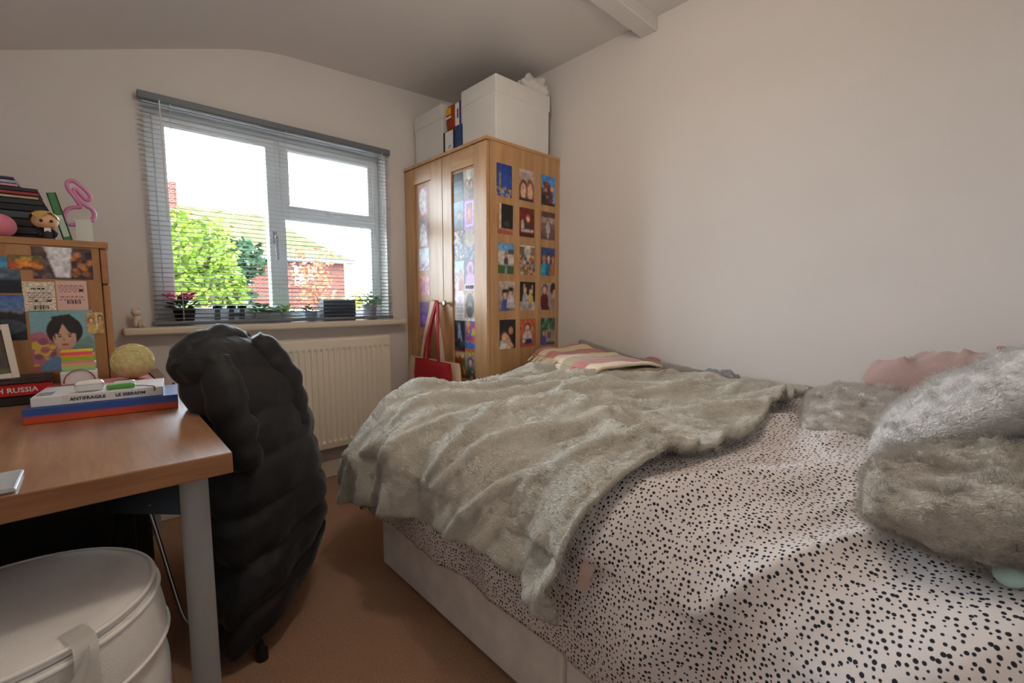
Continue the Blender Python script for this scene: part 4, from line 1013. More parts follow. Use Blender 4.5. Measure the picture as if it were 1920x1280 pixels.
# earbuds case and green clip on top of the white album
ZA = DZ + .066
t = thing('earbud_case', 'glossy white rounded earbud case on the white album', 'case', (-.028, 1.70, ZA))
bm = B(-.060, .002, 1.665, 1.705, ZA + .0003, ZA + .030, .012, 4); obj('case_body', bm, mat('white_gloss_plastic', (236, 236, 234), .1, coat=.6), t, smooth=True)
bm = B(-.0595, .0015, 1.6645, 1.7055, ZA + .0195, ZA + .0203, .0002); obj('lid_seam', bm, mat('grey_seam', (150, 150, 150), .5), t)
t = thing('correction_tape', 'clear and green plastic tape dispenser beside the earbud case', 'stationery', (.035, 1.69, ZA))
bm = B(.004, .066, 1.662, 1.676, ZA + .0003, ZA + .013, .004, 3); obj('green_edge', bm, mat('green_plastic', (70, 160, 50), .25, coat=.5), t, smooth=True)
bm = B(.018, .068, 1.676, 1.695, ZA + .0003, ZA + .020, .007, 3); obj('clear_body', bm, mat('frosted_plastic', (206, 214, 206), .2, coat=.4), t, smooth=True)
bm = tube(bnew(), catmull([(.066, 1.672, ZA + .004), (.085, 1.664, ZA + .003), (.098, 1.650, ZA + .002), (.104, 1.640, ZA + .002)], 5), .0012, 5)
t = thing('charm_cord', 'thin cord with a tiny gold charm on the white album', 'charm', (.09, 1.66, ZA))
obj('cord', bm, ink, t, smooth=True)
obj('charm', ball(bnew(), (.106, 1.634, ZA - .004), 1, 2, (.003, .004, .009)), mat('gold', (190, 130, 50), .3, metal=.8), t, smooth=True)
# pink booklet behind
t = thing('pink_booklet', 'rose pink booklet lying behind the boxed albums', 'book', (0, 1.93, DZ))
bm = B(-.125, .125, 0, .17, DZ + .0005, DZ + .050, .001); bm.transform(Matrix.Translation((-.0, 1.86, 0)) @ Matrix.Rotation(.04, 4, 'Z'))
obj('cover', bm, mat('rose_cover', (206, 112, 116), .45, var=.1, vscale=40), t)
bm = B(-.124, .124, -.0005, .001, DZ + .006, DZ + .044); bm.transform(Matrix.Translation((-.0, 1.86, 0)) @ Matrix.Rotation(.04, 4, 'Z'))
obj('pages', bm, mat('rose_pages', (200, 130, 130), .8), t)
# sticky note tower with a clear ring holder
ZS = DZ + .0505
t = thing('note_holder', 'white note box with a wire ring in front on the pink booklet', 'holder', (-.056, 1.965, ZS))
obj('holder_box', B(-.098, -.013, 1.955, 2.02, ZS, ZS + .040, .002), M_WHITE, t)
bm = tube(bnew(), [(-.055 + .036 * math.cos(a), 1.950, ZS + .006 + .040 * math.sin(a)) for a in [PI * k / 16 for k in range(17)]], .0018, 6); obj('wire_ring', bm, mat('copper_wire', (170, 120, 90), .25, metal=.9), t, smooth=True)
cols = [('mint', (160, 214, 180)), ('pale lime', (190, 216, 130)), ('peach', (226, 190, 140)), ('dusty pink', (216, 160, 140)), ('lime green', (150, 206, 50)), ('orange', (240, 160, 60)), ('hot pink', (240, 96, 130)), ('yellow', (240, 206, 60))]
zz = ZS + .0402
for i, (nm, c_) in enumerate(cols):
    hh = .0085 if i != 7 else .005
    dx = .002 * (i % 3) - .002 * i * .3
    o = obj('sticky_note_pad', B(-.093 - dx * .2, -.017 + dx, 1.958, 2.018, zz, zz + hh, .0004), mat('sticky_' + nm.replace(' ', '_'), c_, .75)); zz += hh + .0002
    rebase(o); tag(o, nm + ' sticky note pad in the stack on the white note box', 'sticky notes', 'sticky note pads')
# RUSSIA books and photo frame
b1 = book('book', 'black paperback lying under the red book on the desk', -.36, -.118, 1.972, 2.075, DZ + .0005, DZ + .028, mat('cover_black_soft', (34, 30, 32), .4), 'books lying on the desk')
b2 = book('book', 'red-spined book with white capital lettering on the desk', -.36, -.119, 1.968, 2.075, DZ + .0285, DZ + .064, mat('cover_red', (196, 30, 36), .4), 'books lying on the desk')
obj('lettering', text_bm('NORTH RUSSIA', .0205, basis((-.148, 1.9672, DZ + .0465), (1, 0, 0), (0, 0, 1)), align='RIGHT', bold=True), M_WHITE, b2)
b3 = book('book', 'dark speckled book on top of the red one on the desk', -.37, -.119, 1.975, 2.08, DZ + .0645, DZ + .080, mat('cover_speckle', (66, 56, 52), .5, var=.6, vscale=160), 'books lying on the desk')
pf = thing('framed_picture', 'white framed photo leaning on the cabinet at the end of the books', 'photo frame', (-.24, 2.0, DZ + .0805))
FM = Matrix.Translation((-.187, 2.012, DZ + .0808)) @ Matrix.Rotation(-.18, 4, 'X')
FMr = FM @ Matrix.Rotation(-.10, 4, 'Y')
W_, H_ = .13, .165
bm = bnew()
for e in ((-W_, -W_ + .016, 0, H_), (-.016, 0, 0, H_), (-W_ + .016, -.016, 0, .016), (-W_ + .016, -.016, H_ - .016, H_)): box(bm, e[0], e[1], 0, .012, e[2], e[3], .001)
bm.transform(FMr); obj('frame', bm, mat('white_frame_paint', (232, 224, 212), .5), pf)
bm = B(-W_ + .014, -.014, .007, .010, .014, H_ - .014); bm.transform(FMr); obj('backing', bm, M_BLACK, pf)
pic = picture('photo_paper', None, (0, 0, 0), W_ - .034, H_ - .034, (1, 0, 0), (0, 0, 1), [('g', (90, 60, 60), (90, 110, 60)), *pers(.7, .1, .7, BR, SK, (80, 70, 70), .4), *pers(.3, .1, .7, DK, SK2, (110, 60, 60), .4)], nx=28)
pic.parent = pf; pic.matrix_world = FMr @ Matrix.Translation((-W_ / 2, .0068, H_ / 2)) @ basis((0, 0, 0), (1, 0, 0), (0, 0, 1))
pic.matrix_parent_inverse = wm(pf).inverted()
# string ball lamp
t = thing('string_ball_lamp', 'pale yellow cotton string ball lamp resting on the pink booklet', 'lamp', (.0765, 1.97, DZ + .0505))
bm = ball(bnew(), (.0765, 1.97, DZ + .109), 1, 4, (.058, .058, .057))
ysm = mat('yellow_string', (226, 212, 150), .8, var=.12, vscale=60, bump=.7, bscale=110, sub=0)
obj('inner_globe', bm, ysm, t, smooth=True)
rngs = random.Random(4)
for k in range(34):
    a = Vector((rngs.gauss(0, 1), rngs.gauss(0, 1), rngs.gauss(0, 1))).normalized(); b_ = a.orthogonal().normalized(); c_ = a.cross(b_)
    off = rngs.uniform(-.5, .5); rr_ = math.sqrt(1 - off * off)
    obj('string_loop', tube(bnew(), [Vector((.0765, 1.97, DZ + .1095)) + (a * off + b_ * rr_ * math.cos(2 * PI * q / 28) + c_ * rr_ * math.sin(2 * PI * q / 28)) * .0578 for q in range(28)], .0011, 4, closed=True), ysm, t, smooth=True)
bm = tube(bnew(), catmull([(.115, 1.98, DZ + .065), (.140, 1.985, DZ + .030), (.160, 1.99, DZ + .004), (.178, 2.02, DZ + .004), (.1925, 2.06, DZ - .01), (.193, 2.08, DZ - .25)], 6), .0022, 6)
obj('cable', bm, M_BLACK, t, smooth=True)
# silver tablet corner
t = thing('silver_tablet', 'thin silver tablet lying at the front of the desk', 'tablet', (-.22, 1.14, DZ))
bm = B(-.30, -.118, 1.078, 1.195, DZ + .0004, DZ + .008, .003, 2); obj('metal_shell', bm, mat('silver_aluminium', (196, 200, 204), .25, metal=.8), t)
obj('screen', B(-.296, -.122, 1.082, 1.191, DZ + .0078, DZ + .0086), mat('pale_screen_glass', (176, 184, 186), .08, coat=.5), t)

# ---------------------------------------------------------------- chair, jacket, suitcase, hamper
ca = -math.radians(45)
ch = thing('desk_chair', 'black chair with splayed legs hidden under a puffer jacket', 'chair', (.27, 1.72, 0))
d1 = Vector((1, 1, 0)).normalized(); d2 = Vector((1, -1, 0)).normalized(); cb = Vector((.385, 1.60, 0))
def cp(a, b_, z): p = cb + d1 * a + d2 * b_; return Vector((p.x, p.y, z))
M_CH = mat('black_chair_plastic', (18, 18, 20), .85)
bm = bnew()
def seatf(u, v): return cp((u - .5) * .42, -.40 + .40 * v, .445 - .012 * math.sin(PI * u) * math.sin(PI * v))
gridmesh(bm, seatf, 8, 8); bmesh.ops.solidify(bm, geom=bm.faces[:], thickness=.025); obj('seat', bm, M_CH, ch, smooth=True, sharp=.8)
bm = bnew()
def backf(u, v): return cp((u - .5) * (.38 - .06 * v), -.02 + .0 * v - .02 * math.sin(PI * u), .47 + .38 * v)
gridmesh(bm, backf, 8, 8); bmesh.ops.solidify(bm, geom=bm.faces[:], thickness=.018); obj('backrest', bm, M_CH, ch, smooth=True, sharp=.8)
for (a, b_, fa, fb) in ((-.16, -.05, -.200, .070), (.12, -.05, .08, -.02), (-.16, -.36, -.20, -.42), (.16, -.36, .20, -.42)):
    lg = obj('leg', tube(bnew(), [cp(a, b_, .44), cp(fa, fb, .012)], [.013, .012], 10), M_CH, ch, smooth=True, sharp=.8)
    bm = tube(bnew(), [cp(fa - (a - fa) * -.0, fb, .03), cp(fa, fb, 0.0)], [.016, .017], 10); obj('rubber_foot', bm, M_BLACK, lg, smooth=True, sharp=.8)
bm = tube(bnew(), catmull([(.075, 1.70, .44), (.095, 1.66, .32), (.125, 1.60, .14), (.14, 1.57, .10)], 6), .006, 8); obj('chrome_rod', bm, M_STEEL, ch, smooth=True)

M_JKT = mat('black_quilted_nylon', (13, 13, 15), .66, bump=.18, bscale=45, sheen=.15, var=.1, vscale=12)
jk = thing('puffer_jacket', 'long black quilted puffer jacket draped over the desk chair', 'jacket', (.36, 1.6, .1))
secs = [(.06, .360, 1.58, .16, .07), (.075, .365, 1.58, .215, .115), (.12, .370, 1.585, .232, .128), (.20, .378, 1.59, .235, .13), (.32, .385, 1.60, .225, .13), (.45, .378, 1.60, .215, .13), (.56, .372, 1.60, .205, .125), (.66, .360, 1.60, .195, .12), (.74, .345, 1.60, .180, .118), (.80, .320, 1.60, .175, .115), (.86, .290, 1.60, .165, .105), (.905, .272, 1.60, .145, .09), (.935, .268, 1.60, .105, .07), (.955, .268, 1.60, .05, .035)]
bm = bnew(); NZ = 110; NA = 72; zs_ = [s[0] for s in secs]
seams = [.17, .31, .45, .59, .72, .84, .93]
V = []
for i in range(NZ + 1):
    z = .06 + (.955 - .06) * i / NZ
    cx, cy, r1, r2 = [float(np.interp(z, zs_, [s[k] for s in secs])) for k in (1, 2, 3, 4)]
    row = []
    for k in range(NA):
        a = 2 * PI * k / NA
        ca_, sa_ = math.copysign(abs(math.cos(a)) ** .8, math.cos(a)), math.copysign(abs(math.sin(a)) ** .8, math.sin(a))
        zz_ = z + .018 * math.sin(2 * a + 1) + .012 * noise.noise(Vector((ca_ * 2, sa_ * 2, z * 4)))
        dmin = min(abs(zz_ - s) for s in seams); puff = min(1, dmin / .04) ** .55
        vs = abs(((a / (2 * PI) * 9) % 1) - .5)
        k2 = 1 + .11 * (puff - .6) + .10 * noise.noise(Vector((ca_ * 2.5, sa_ * 2.5, z * 6))) + .03 * noise.noise(Vector((ca_ * 9, sa_ * 9, z * 22)))
        p = Vector((cx, cy, 0)) + d1 * ca_ * r1 * k2 + d2 * sa_ * r2 * k2
        lowk = max(0, (.40 - z) / .34)
        zf = z + lowk * (p.x - .30) * .50
        row.append(bm.verts.new((p.x, p.y, zf)))
    V.append(row)
for a, b_ in zip(V, V[1:]):
    for k in range(NA): bm.faces.new((a[k], a[(k + 1) % NA], b_[(k + 1) % NA], b_[k]))
bm.faces.new(V[0][::-1]); bm.faces.new(V[-1])
bmesh.ops.recalc_face_normals(bm, faces=bm.faces[:])
obj('jacket_body', bm, M_JKT, jk, smooth=True)
def puffy(pts, rad, n=10, seed=0):
    P = catmull(pts, n); L = len(P); R_ = []
    for i in range(L):
        t = i / (L - 1); base = np.interp(t, [k / (len(rad) - 1) for k in range(len(rad))], rad)
        R_.append(float(base * (1 + .12 * (abs(math.sin(t * PI * 5 + seed)) - .5))))
    bm = tube(bnew(), P, R_, 18)
    for v in bm.verts: v.co += v.normal * .010 * fbm(v.co.x * 14 + seed, v.co.y * 14, v.co.z * 14, 2)
    return bm
obj('hood', puffy([(.165, 1.52, .86), (.19, 1.56, .915), (.27, 1.60, .935), (.34, 1.64, .925)], [.035, .042, .046, .035], 8, 1), M_JKT, jk, smooth=True)
obj('sleeve', puffy([(.345, 1.60, .925), (.405, 1.60, .86), (.445, 1.595, .76), (.465, 1.58, .64)], [.045, .058, .056, .045], 8, 2), M_JKT, jk, smooth=True)
obj('sleeve', puffy([(.235, 1.50, .89), (.25, 1.46, .80), (.275, 1.45, .68), (.295, 1.45, .58)], [.04, .05, .05, .04], 8, 4), M_JKT, jk, smooth=True)

sc_ = thing('black_suitcase', 'black fabric suitcase with castors stored under the desk', 'suitcase', (-.13, 2.10, 0))
M_SUIT = mat('black_luggage_fabric', (30, 29, 32), .7, bump=.2, bscale=220)
obj('shell', B(-.40, .095, 1.98, 2.25, .055, .62, .03, 3), M_SUIT, sc_)
obj('front_pocket', B(-.35, .05, 1.955, 1.985, .12, .45, .012, 2), M_SUIT, sc_)
for x in (-.35, .075):
    for y in (2.02, 2.21):
        bm = lathe(bnew(), [(.026, -.011), (.028, 0), (.026, .011)], (0, 0, 0), 18, Matrix.Rotation(PI / 2, 4, 'Y')); bm.transform(Matrix.Translation((x, y, .028)))
        box(bm, x - .016, x + .016, y - .008, y + .008, .03, .06); obj('castor', bm, M_BLACK, sc_, smooth=True, sharp=.6)
obj('handle', tube(bnew(), catmull([(-.22, 1.99, .622), (-.20, 1.99, .645), (-.10, 1.99, .645), (-.08, 1.99, .622)], 4), .009, 8), M_BLACK, sc_, smooth=True)

HX, HYC, HR, HH = -.158, 1.172, .208, .50
hp = thing('laundry_hamper', 'round white fabric pop-up laundry hamper with flat lid and strap handle', 'hamper', (HX, HYC, 0))
M_HAM = mat('white_mesh_fabric', (236, 232, 228), .8, var=.03, vscale=12, bump=.25, bscale=420)
M_HAM2 = mat('white_binding_tape', (244, 241, 236), .7)
prof = [(HR - .01, .004), (HR + .012, .02), (HR + .016, .10), (HR + .010, .16), (HR + .018, .24), (HR + .018, .31), (HR + .012, .35), (HR + .019, .39), (HR + .012, .45), (HR + .004, .485)]
pc = [(p.x, p.y) for p in catmull([(a, b_, 0) for a, b_ in prof], 4)]
bm = lathe(bnew(), pc, (HX, HYC, 0), 56); obj('body', bm, M_HAM, hp, smooth=True, sharp=1.2)
ld = obj('lid', lathe(bnew(), [(HR + .002, .487), (HR + .004, .494), (HR - .002, .500), (HR - .03, .502), (HR * .5, .5005), (.0005, .4995)], (HX, HYC, 0), 56), M_HAM, hp, smooth=True, sharp=1.2)
def ring(r_, z, rad): return tube(bnew(), [(HX + r_ * math.cos(2 * PI * k / 64), HYC + r_ * math.sin(2 * PI * k / 64), z) for k in range(64)], rad, 6, closed=True)
obj('lid_binding', ring(HR + .002, .498, .0045), M_HAM2, ld, smooth=True)
obj('rim_binding', ring(HR + .008, .478, .005), M_HAM2, hp, smooth=True)
obj('hoop_seam', ring(HR + .0195, .385, .0042), M_HAM2, hp, smooth=True)
obj('hoop_seam', ring(HR + .0195, .20, .0042), M_HAM2, hp, smooth=True)
def strap(angs, zs2, offs, w, nm, upright=False):
    bm = bnew(); P = []
    for a, z, o_ in zip(angs, zs2, offs): P.append((HX + (HR + o_) * math.cos(a), HYC + (HR + o_) * math.sin(a), z))
    P = catmull(P, 8)
    bmx = bnew(); rows_ = []
    for i, p in enumerate(P):
        d = (P[min(i + 1, len(P) - 1)] - P[max(i - 1, 0)]).normalized(); rad_ = Vector((p.x - HX, p.y - HYC, 0)).normalized(); s = (Vector((0, 0, 1)) if upright else Vector((-rad_.y, rad_.x, 0))) * w / 2
        rows_.append((bm.verts.new(p - s), bm.verts.new(p + s)))
    for a, b_ in zip(rows_, rows_[1:]): bm.faces.new((a[0], a[1], b_[1], b_[0]))
    bmesh.ops.solidify(bm, geom=bm.faces[:], thickness=.003)
    obj(nm, bm, M_HAM2, hp)
strap([-1.02, -1.06, -1.10, -1.08, -1.06], [.506, .500, .45, .36, .20], [-.035, .012, .034, .036, .026], .034, 'lid_strap')
strap([-1.06, -1.22, -1.45, -1.75, -2.05], [.482, .458, .440, .445, .48], [.024, .056, .070, .056, .018], .036, 'strap_handle', True)

# ---------------------------------------------------------------- window sill things
SZ = .9325
M_LEAF = mat('green_leaf', (84, 132, 56), .5, var=.3, vscale=30)
M_LEAFD = mat('dark_green_leaf', (46, 84, 44), .5, var=.3, vscale=30)
def pot(bm, x, y, z, r0, r1, h, seg=20): return lathe(bm, [(r0, z), (r1, z + h), (r1 * 1.06, z + h), (r1 * 1.06, z + h + .008), (r1 * .9, z + h + .008), (r1 * .85, z + h * .8)], (x, y, 0), seg)
def leafset(bm, c, rx, rz, n, size, seed, up=.3):
    R_ = random.Random(seed)
    for _ in range(n):
        a = R_.uniform(0, 2 * PI); rr = R_.random() ** .5
        p = Vector((c[0] + rx * rr * math.cos(a), c[1] + rx * .6 * rr * math.sin(a), c[2] + R_.uniform(-.4, 1) * rz * (1.15 - rr * .6)))
        d = Vector((math.cos(a), math.sin(a) * .6, R_.uniform(-.4, 1) * up + .2)).normalized(); s = d.cross(Vector((R_.uniform(-.3, .3), R_.uniform(-.3, .3), 1))).normalized(); nn_ = s.cross(d)
        L = size * R_.uniform(.7, 1.3); W = L * .34
        v = [bm.verts.new(q) for q in (p, p + d * L * .5 + s * W + nn_ * W * .2, p + d * L, p + d * L * .5 - s * W + nn_ * W * .2)]
        bm.faces.new((v[0], v[1], v[2])); bm.faces.new((v[0], v[2], v[3]))
    return bm
PYY = YB + .035
def plant(name, label, x, pr0, pr1, ph, pm, lm, rx, rz, n, ls, seed, zc=None, stems=True):
    t = thing(name, label, 'plant', (x, PYY, SZ))
    obj('pot', pot(bnew(), x, PYY, SZ, pr0, pr1, ph), pm, t, smooth=True, sharp=.5)
    o = obj('foliage', leafset(bnew(), (x, PYY, zc or SZ + ph + .012), rx, rz, n, ls, seed), lm, t); o['kind'] = 'stuff'
    return t
t = plant('cyclamen', 'magenta flowering cyclamen in a black pot on the window sill', .312, .034, .046, .075, M_BLACK, M_LEAFD, .05, .03, 70, .035, 3)
R_ = random.Random(9); M_PET = mat('magenta_petal', (226, 40, 100), .5, var=.25, vscale=40)
for k in range(13):
    a = R_.uniform(0, 2 * PI); rr = R_.uniform(.01, .075); hx = .318 + rr * math.cos(a); hy = PYY + rr * .5 * math.sin(a); hz = SZ + R_.uniform(.115, .150) + (.05 if hx > .34 and k % 2 else 0)
    fl_ = obj('flower', leafset(bnew(), (hx, hy, hz), .012, .012, 12, .026, 50 + k, .8), M_PET, t)
    obj('stem', tube(bnew(), [(.312, PYY, SZ + .08), ((.312 + hx) / 2, PYY, (SZ + .09 + hz) / 2), (hx, hy, hz)], .0015, 5), M_LEAF, fl_)
M_LET = mat('dark_grey_letter', (92, 96, 106), .5)
def slab(xa, letter, w, lbl):
    bm = bnew(); y0, y1 = PYY - .012, PYY + .012; z0 = SZ; h = .092
    def stem(x): box(bm, x - .011, x + .011, y0, y1, z0, z0 + h); box(bm, x - .021, x + .021, y0, y1, z0 + h - .014, z0 + h); box(bm, x - .021, x + .021, y0, y1, z0, z0 + .014)
    if letter == 'I': stem(xa)
    else:
        stem(xa - .024); stem(xa + .024); box(bm, xa - .02, xa + .02, y0, y1, z0 + h * .42, z0 + h * .58)
    tag(rebase(obj('letter_block', bm, M_LET)), lbl, 'letter', 'letter blocks on the sill')
slab(.447, 'I', .04, 'dark grey slab-serif letter I standing on the window sill')
slab(.532, 'H', .09, 'dark grey slab-serif letter H standing on the window sill')
M_POTW = mat('white_ceramic', (216, 222, 226), .3)
plant('potted_plant', 'bright green trailing plant in a small white pot beside the letter H', .655, .024, .032, .045, M_POTW, M_LEAF, .062, .04, 60, .04, 21)
plant('potted_plant', 'small lime green plant in a low pale pot by the window mullion', .775, .022, .028, .042, M_POTW, mat('lime_leaf', (150, 196, 70), .5), .035, .035, 34, .034, 22)
plant('potted_plant', 'bushy dark green succulent in a pale blue bowl on the sill', .905, .026, .034, .045, mat('pale_blue_ceramic', (170, 196, 214), .3), M_LEAFD, .048, .035, 90, .024, 23)
plant('potted_plant', 'rounded green plant in a white bucket pot at the end of the sill', 1.262, .040, .047, .085, M_POTW, M_LEAF, .060, .06, 150, .030, 24)
t = thing('slatted_planter', 'grey slatted planter box on the window sill', 'planter', (1.06, PYY, SZ))
M_PLN = mat('blue_grey_wood', (96, 104, 128), .6)
for k in range(5): obj('slat', B(.965, 1.158, PYY - .036, PYY - .028, SZ + .004 + k * .0245, SZ + .0265 + k * .0245, .002), M_PLN, t)
obj('liner', B(.968, 1.155, PYY - .028, PYY + .036, SZ, SZ + .118, .002), mat('dark_liner', (60, 62, 76), .7), t)
# ceramic cat at the end of the window board
t = thing('cat_figurine', 'small cream ceramic cat sitting at the end of the window sill', 'figurine', (.128, YB - .045, SZ))
M_CAT = mat('cream_ceramic', (222, 208, 190), .35, coat=.3); cx, cy = .128, YB - .045
bm = bnew(); ball(bm, (cx, cy + .006, SZ + .024), 1, 3, (.020, .019, .0245)); ball(bm, (cx, cy - .006, SZ + .034), 1, 3, (.015, .013, .022))
obj('body', bm, M_CAT, t, smooth=True)
hd = obj('head', ball(bnew(), (cx - .002, cy - .010, SZ + .066), 1, 3, (.018, .016, .016)), M_CAT, t, smooth=True)
for s in (-1, 1):
    obj('ear', lathe(bnew(), [(.0065, 0), (.004, .008), (.0006, .015)], (cx - .002 + s * .011, cy - .009, SZ + .076), 8), M_CAT, hd, smooth=True)
    obj('leg', tube(bnew(), [(cx + s * .007, cy - .014, SZ + .034), (cx + s * .007, cy - .018, SZ + .004)], [.0058, .0062], 8), M_CAT, t, smooth=True)
obj('tail', tube(bnew(), catmull([(cx + .014, cy + .018, SZ + .006), (cx + .026, cy + .008, SZ + .006), (cx + .022, cy - .008, SZ + .006)], 5), .0045, 8), M_CAT, t, smooth=True)

# ---------------------------------------------------------------- ceiling lamp just above the picture
LX, LY, LZ = .72, .88, 2.12
lp = thing('pendant_lamp', 'round warm white glass pendant lamp hanging from the ceiling', 'lamp', (LX, LY, ceil_z(LX)))
obj('ceiling_rose', lathe(bnew(), [(.045, 0), (.045, -.02), (.012, -.035)], (LX, LY, ceil_z(LX) - .001), 20), M_WHITE, lp, smooth=True, sharp=.6)
obj('flex', tube(bnew(), [(LX, LY, ceil_z(LX) - .03), (LX, LY, LZ + .09)], .004, 6), M_WHITE, lp)
obj('globe_shade', ball(bnew(), (LX, LY, LZ), .09, 4), mat('lit_opal_glass', (255, 240, 222), .4, emit=LAMP_POWER), lp, smooth=True)

# ---------------------------------------------------------------- outside
GZ = -.5
o = obj('ground', B(-30, 40, YB + WT + .3, 60, GZ - .1, GZ), mat('garden_paving', (110, 108, 100), .9, var=.2, vscale=2)); tag(o, kind='structure')
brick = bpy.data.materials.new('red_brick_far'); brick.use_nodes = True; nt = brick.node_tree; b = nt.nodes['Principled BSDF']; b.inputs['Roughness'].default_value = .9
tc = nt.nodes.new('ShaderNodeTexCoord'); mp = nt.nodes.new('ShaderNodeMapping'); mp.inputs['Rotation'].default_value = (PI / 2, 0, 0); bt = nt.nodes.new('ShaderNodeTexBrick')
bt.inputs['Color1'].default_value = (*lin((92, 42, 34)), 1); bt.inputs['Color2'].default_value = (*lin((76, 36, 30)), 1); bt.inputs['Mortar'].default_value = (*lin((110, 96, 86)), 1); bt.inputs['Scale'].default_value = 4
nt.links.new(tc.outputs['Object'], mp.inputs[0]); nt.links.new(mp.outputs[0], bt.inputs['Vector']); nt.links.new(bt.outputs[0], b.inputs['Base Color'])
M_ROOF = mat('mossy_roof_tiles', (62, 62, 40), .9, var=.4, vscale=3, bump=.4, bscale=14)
hs = thing('brick_house', 'red brick house with mossy tiled roof across the garden', 'house', (5, 20, GZ))
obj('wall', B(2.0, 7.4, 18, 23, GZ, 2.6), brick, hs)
bm = bnew(); v = [bm.verts.new(q) for q in ((1.6, 17.7, 2.55), (7.7, 17.7, 2.55), (7.7, 23.3, 2.55), (1.6, 23.3, 2.55), (1.9, 20.5, 4.45), (5.0, 20.5, 4.45))]
for f_ in ((0, 1, 5, 4), (1, 2, 5), (2, 3, 4, 5), (3, 0, 4), (3, 2, 1, 0)): bm.faces.new([v[i] for i in f_])
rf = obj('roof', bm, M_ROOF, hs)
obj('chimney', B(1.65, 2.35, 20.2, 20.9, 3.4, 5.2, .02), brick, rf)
obj('fascia', B(1.6, 7.7, 17.66, 17.72, 2.42, 2.6), mat('blue_grey_gutter', (54, 62, 80), .5), hs)
for x0, x1 in ((3.62, 4.02), (5.5, 6.3)):
    w_ = obj('window', frame_rect(x0, x1, 1.55, 2.25, 17.93, 17.99, .07, 0), M_UPVC, hs)
    obj('window_pane', B(x0 + .06, x1 - .06, 17.95, 17.97, 1.6, 2.2), mat('net_curtain_pane', (236, 236, 236), .3), w_)
wl = obj('garden_wall', B(-6, 2.1, 9.6, 9.85, GZ, 1.02, .02), mat('weathered_stone', (78, 72, 72), .9, var=.35, vscale=7)); tag(rebase(wl), 'low grey weathered garden wall below the green tree', 'wall')
fn = thing('garden_fence', 'pale timber garden fence in front of the brick house', 'fence', (5, 11, GZ))
for k in range(22): obj('fence_board', B(2.3 + k * .26, 2.53 + k * .26, 10.98, 11.0, GZ, .82), mat('pale_timber', (150, 146, 142), .8, var=.1, vscale=5), fn)
obj('fence_rail', B(2.3, 8.0, 11.0, 11.05, .5, .6), MATS['pale_timber'], fn)
def tree(name, label, x, y, zc, rx, rz, n, ls, lm, seed, tr_=.08):
    t = thing(name, label, 'tree', (x, y, GZ))
    obj('trunk', tube(bnew(), [(x, y, GZ), (x + .05, y, zc - rz * .2), (x, y, zc + rz * .4)], [tr_, tr_ * .8, tr_ * .3], 8), mat('bark', (90, 74, 60), .9), t, smooth=True)
    R_ = random.Random(seed); bm = bnew(); blobs = [(R_.uniform(-1, 1), R_.uniform(-1, 1), R_.uniform(-1, 1), R_.uniform(.3, .5)) for _ in range(16)]
    for _ in range(n):
        bx, by, bz, br = R_.choice(blobs); q = Vector((R_.gauss(0, 1), R_.gauss(0, 1), R_.gauss(0, 1))).normalized() * br * R_.random() ** .4
        p = Vector((x + (bx * .65 + q.x) * rx, y + (by * .65 + q.y) * rx, zc + (bz * .65 + q.z) * rz))
        d = Vector((R_.gauss(0, 1), R_.gauss(0, 1), R_.gauss(0, .7))).normalized(); s = d.orthogonal().normalized(); s = (Matrix.Rotation(R_.uniform(0, 6.28), 3, d) @ s)
        L = ls * R_.uniform(.6, 1.3); vv = [bm.verts.new(w) for w in (p, p + d * L * .5 + s * L * .35, p + d * L, p + d * L * .5 - s * L * .35)]; bm.faces.new(vv)
    o = obj('leaves', bm, lm, t); o['kind'] = 'stuff'
tree('garden_tree', 'leafy yellow-green tree beside the low garden wall', 1.25, 8.3, 1.45, .62, .95, 4200, .10, mat('sunlit_leaf', (84, 104, 30), .6, var=.35, vscale=9), 31)
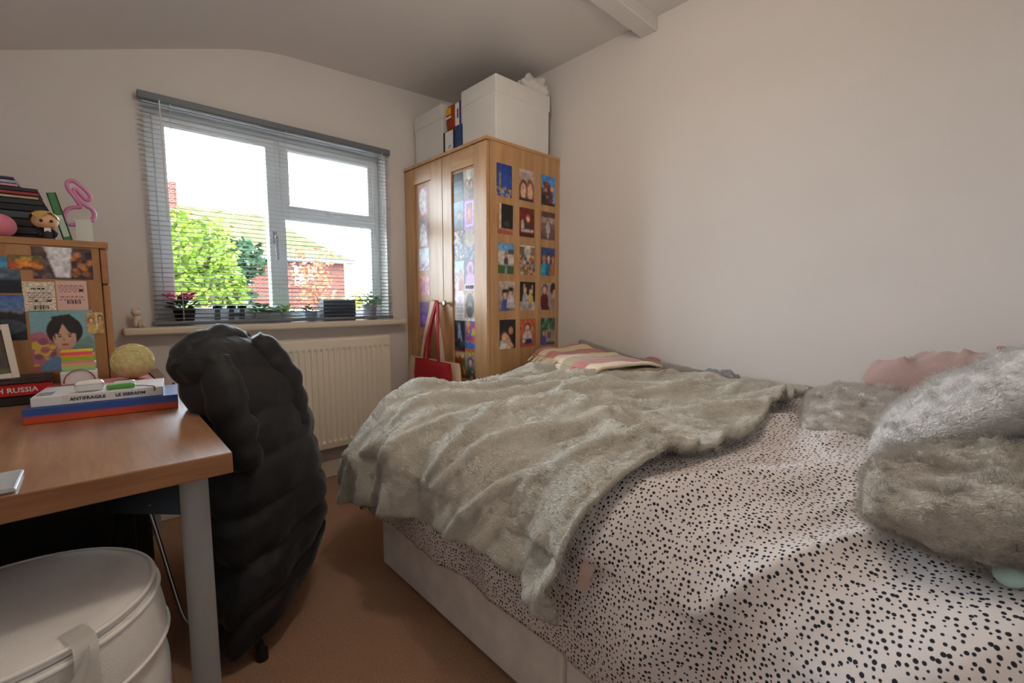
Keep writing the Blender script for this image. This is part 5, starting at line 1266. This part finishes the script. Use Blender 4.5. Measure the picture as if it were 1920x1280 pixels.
tree('garden_tree', 'slim autumn tree with orange pink leaves by the fence', 3.0, 8.6, 1.35, .36, .75, 700, .09, mat('autumn_leaf', (140, 84, 60), .6, var=.3, vscale=9), 32, .04)
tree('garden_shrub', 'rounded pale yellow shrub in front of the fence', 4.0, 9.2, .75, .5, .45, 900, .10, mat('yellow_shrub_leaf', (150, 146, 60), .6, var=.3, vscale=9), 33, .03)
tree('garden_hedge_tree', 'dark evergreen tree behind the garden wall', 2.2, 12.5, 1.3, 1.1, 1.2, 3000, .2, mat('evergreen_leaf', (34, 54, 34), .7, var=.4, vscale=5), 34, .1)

for mn in ('mossy_roof_tiles', 'red_brick_far', 'sunlit_leaf', 'autumn_leaf', 'yellow_shrub_leaf', 'evergreen_leaf', 'weathered_stone', 'pale_timber', 'bark', 'garden_paving'):
    bpy.data.materials[mn].node_tree.nodes['Principled BSDF'].inputs['Specular IOR Level'].default_value = .08
# every coloured mesh keeps clean normals
for o in bpy.data.objects:
    if o.type == 'MESH' and o.name.startswith('txt'): bpy.data.objects.remove(o)

# ---------------------------------------------------------------- short pile on the faux fur pieces
def pile(o, count, kids, length, radius, seed=1, tilt=(0, 0, 0)):
    md = o.modifiers.new('pile', 'PARTICLE_SYSTEM'); ps = md.particle_system; st_ = ps.settings
    st_.type = 'HAIR'; st_.count = count; st_.hair_length = length; st_.hair_step = 3; st_.render_step = 3; st_.display_step = 2
    st_.emit_from = 'FACE'; st_.use_modifier_stack = False; ps.seed = seed
    st_.child_type = 'INTERPOLATED'; st_.rendered_child_count = kids; st_.child_percent = kids if hasattr(st_, 'child_percent') else 0
    st_.clump_factor = .35; st_.roughness_2 = .012; st_.roughness_endpoint = .012; st_.roughness_1 = .006; st_.child_length = 1.0
    st_.root_radius = radius; st_.tip_radius = radius * .3; st_.radius_scale = 1.0
    st_.material = 1; st_.use_advanced_hair = True
    st_.factor_random = .004
    st_.brownian_factor = .0
    return ps
pile(throw, 9000, 14, .014, .0007, 1)
for nm_ in ('fur_pillow', 'fur_cushion', 'fur_cushion.001'):
    pile(bpy.data.objects[nm_], 3500, 12, .005, .0007, 2)
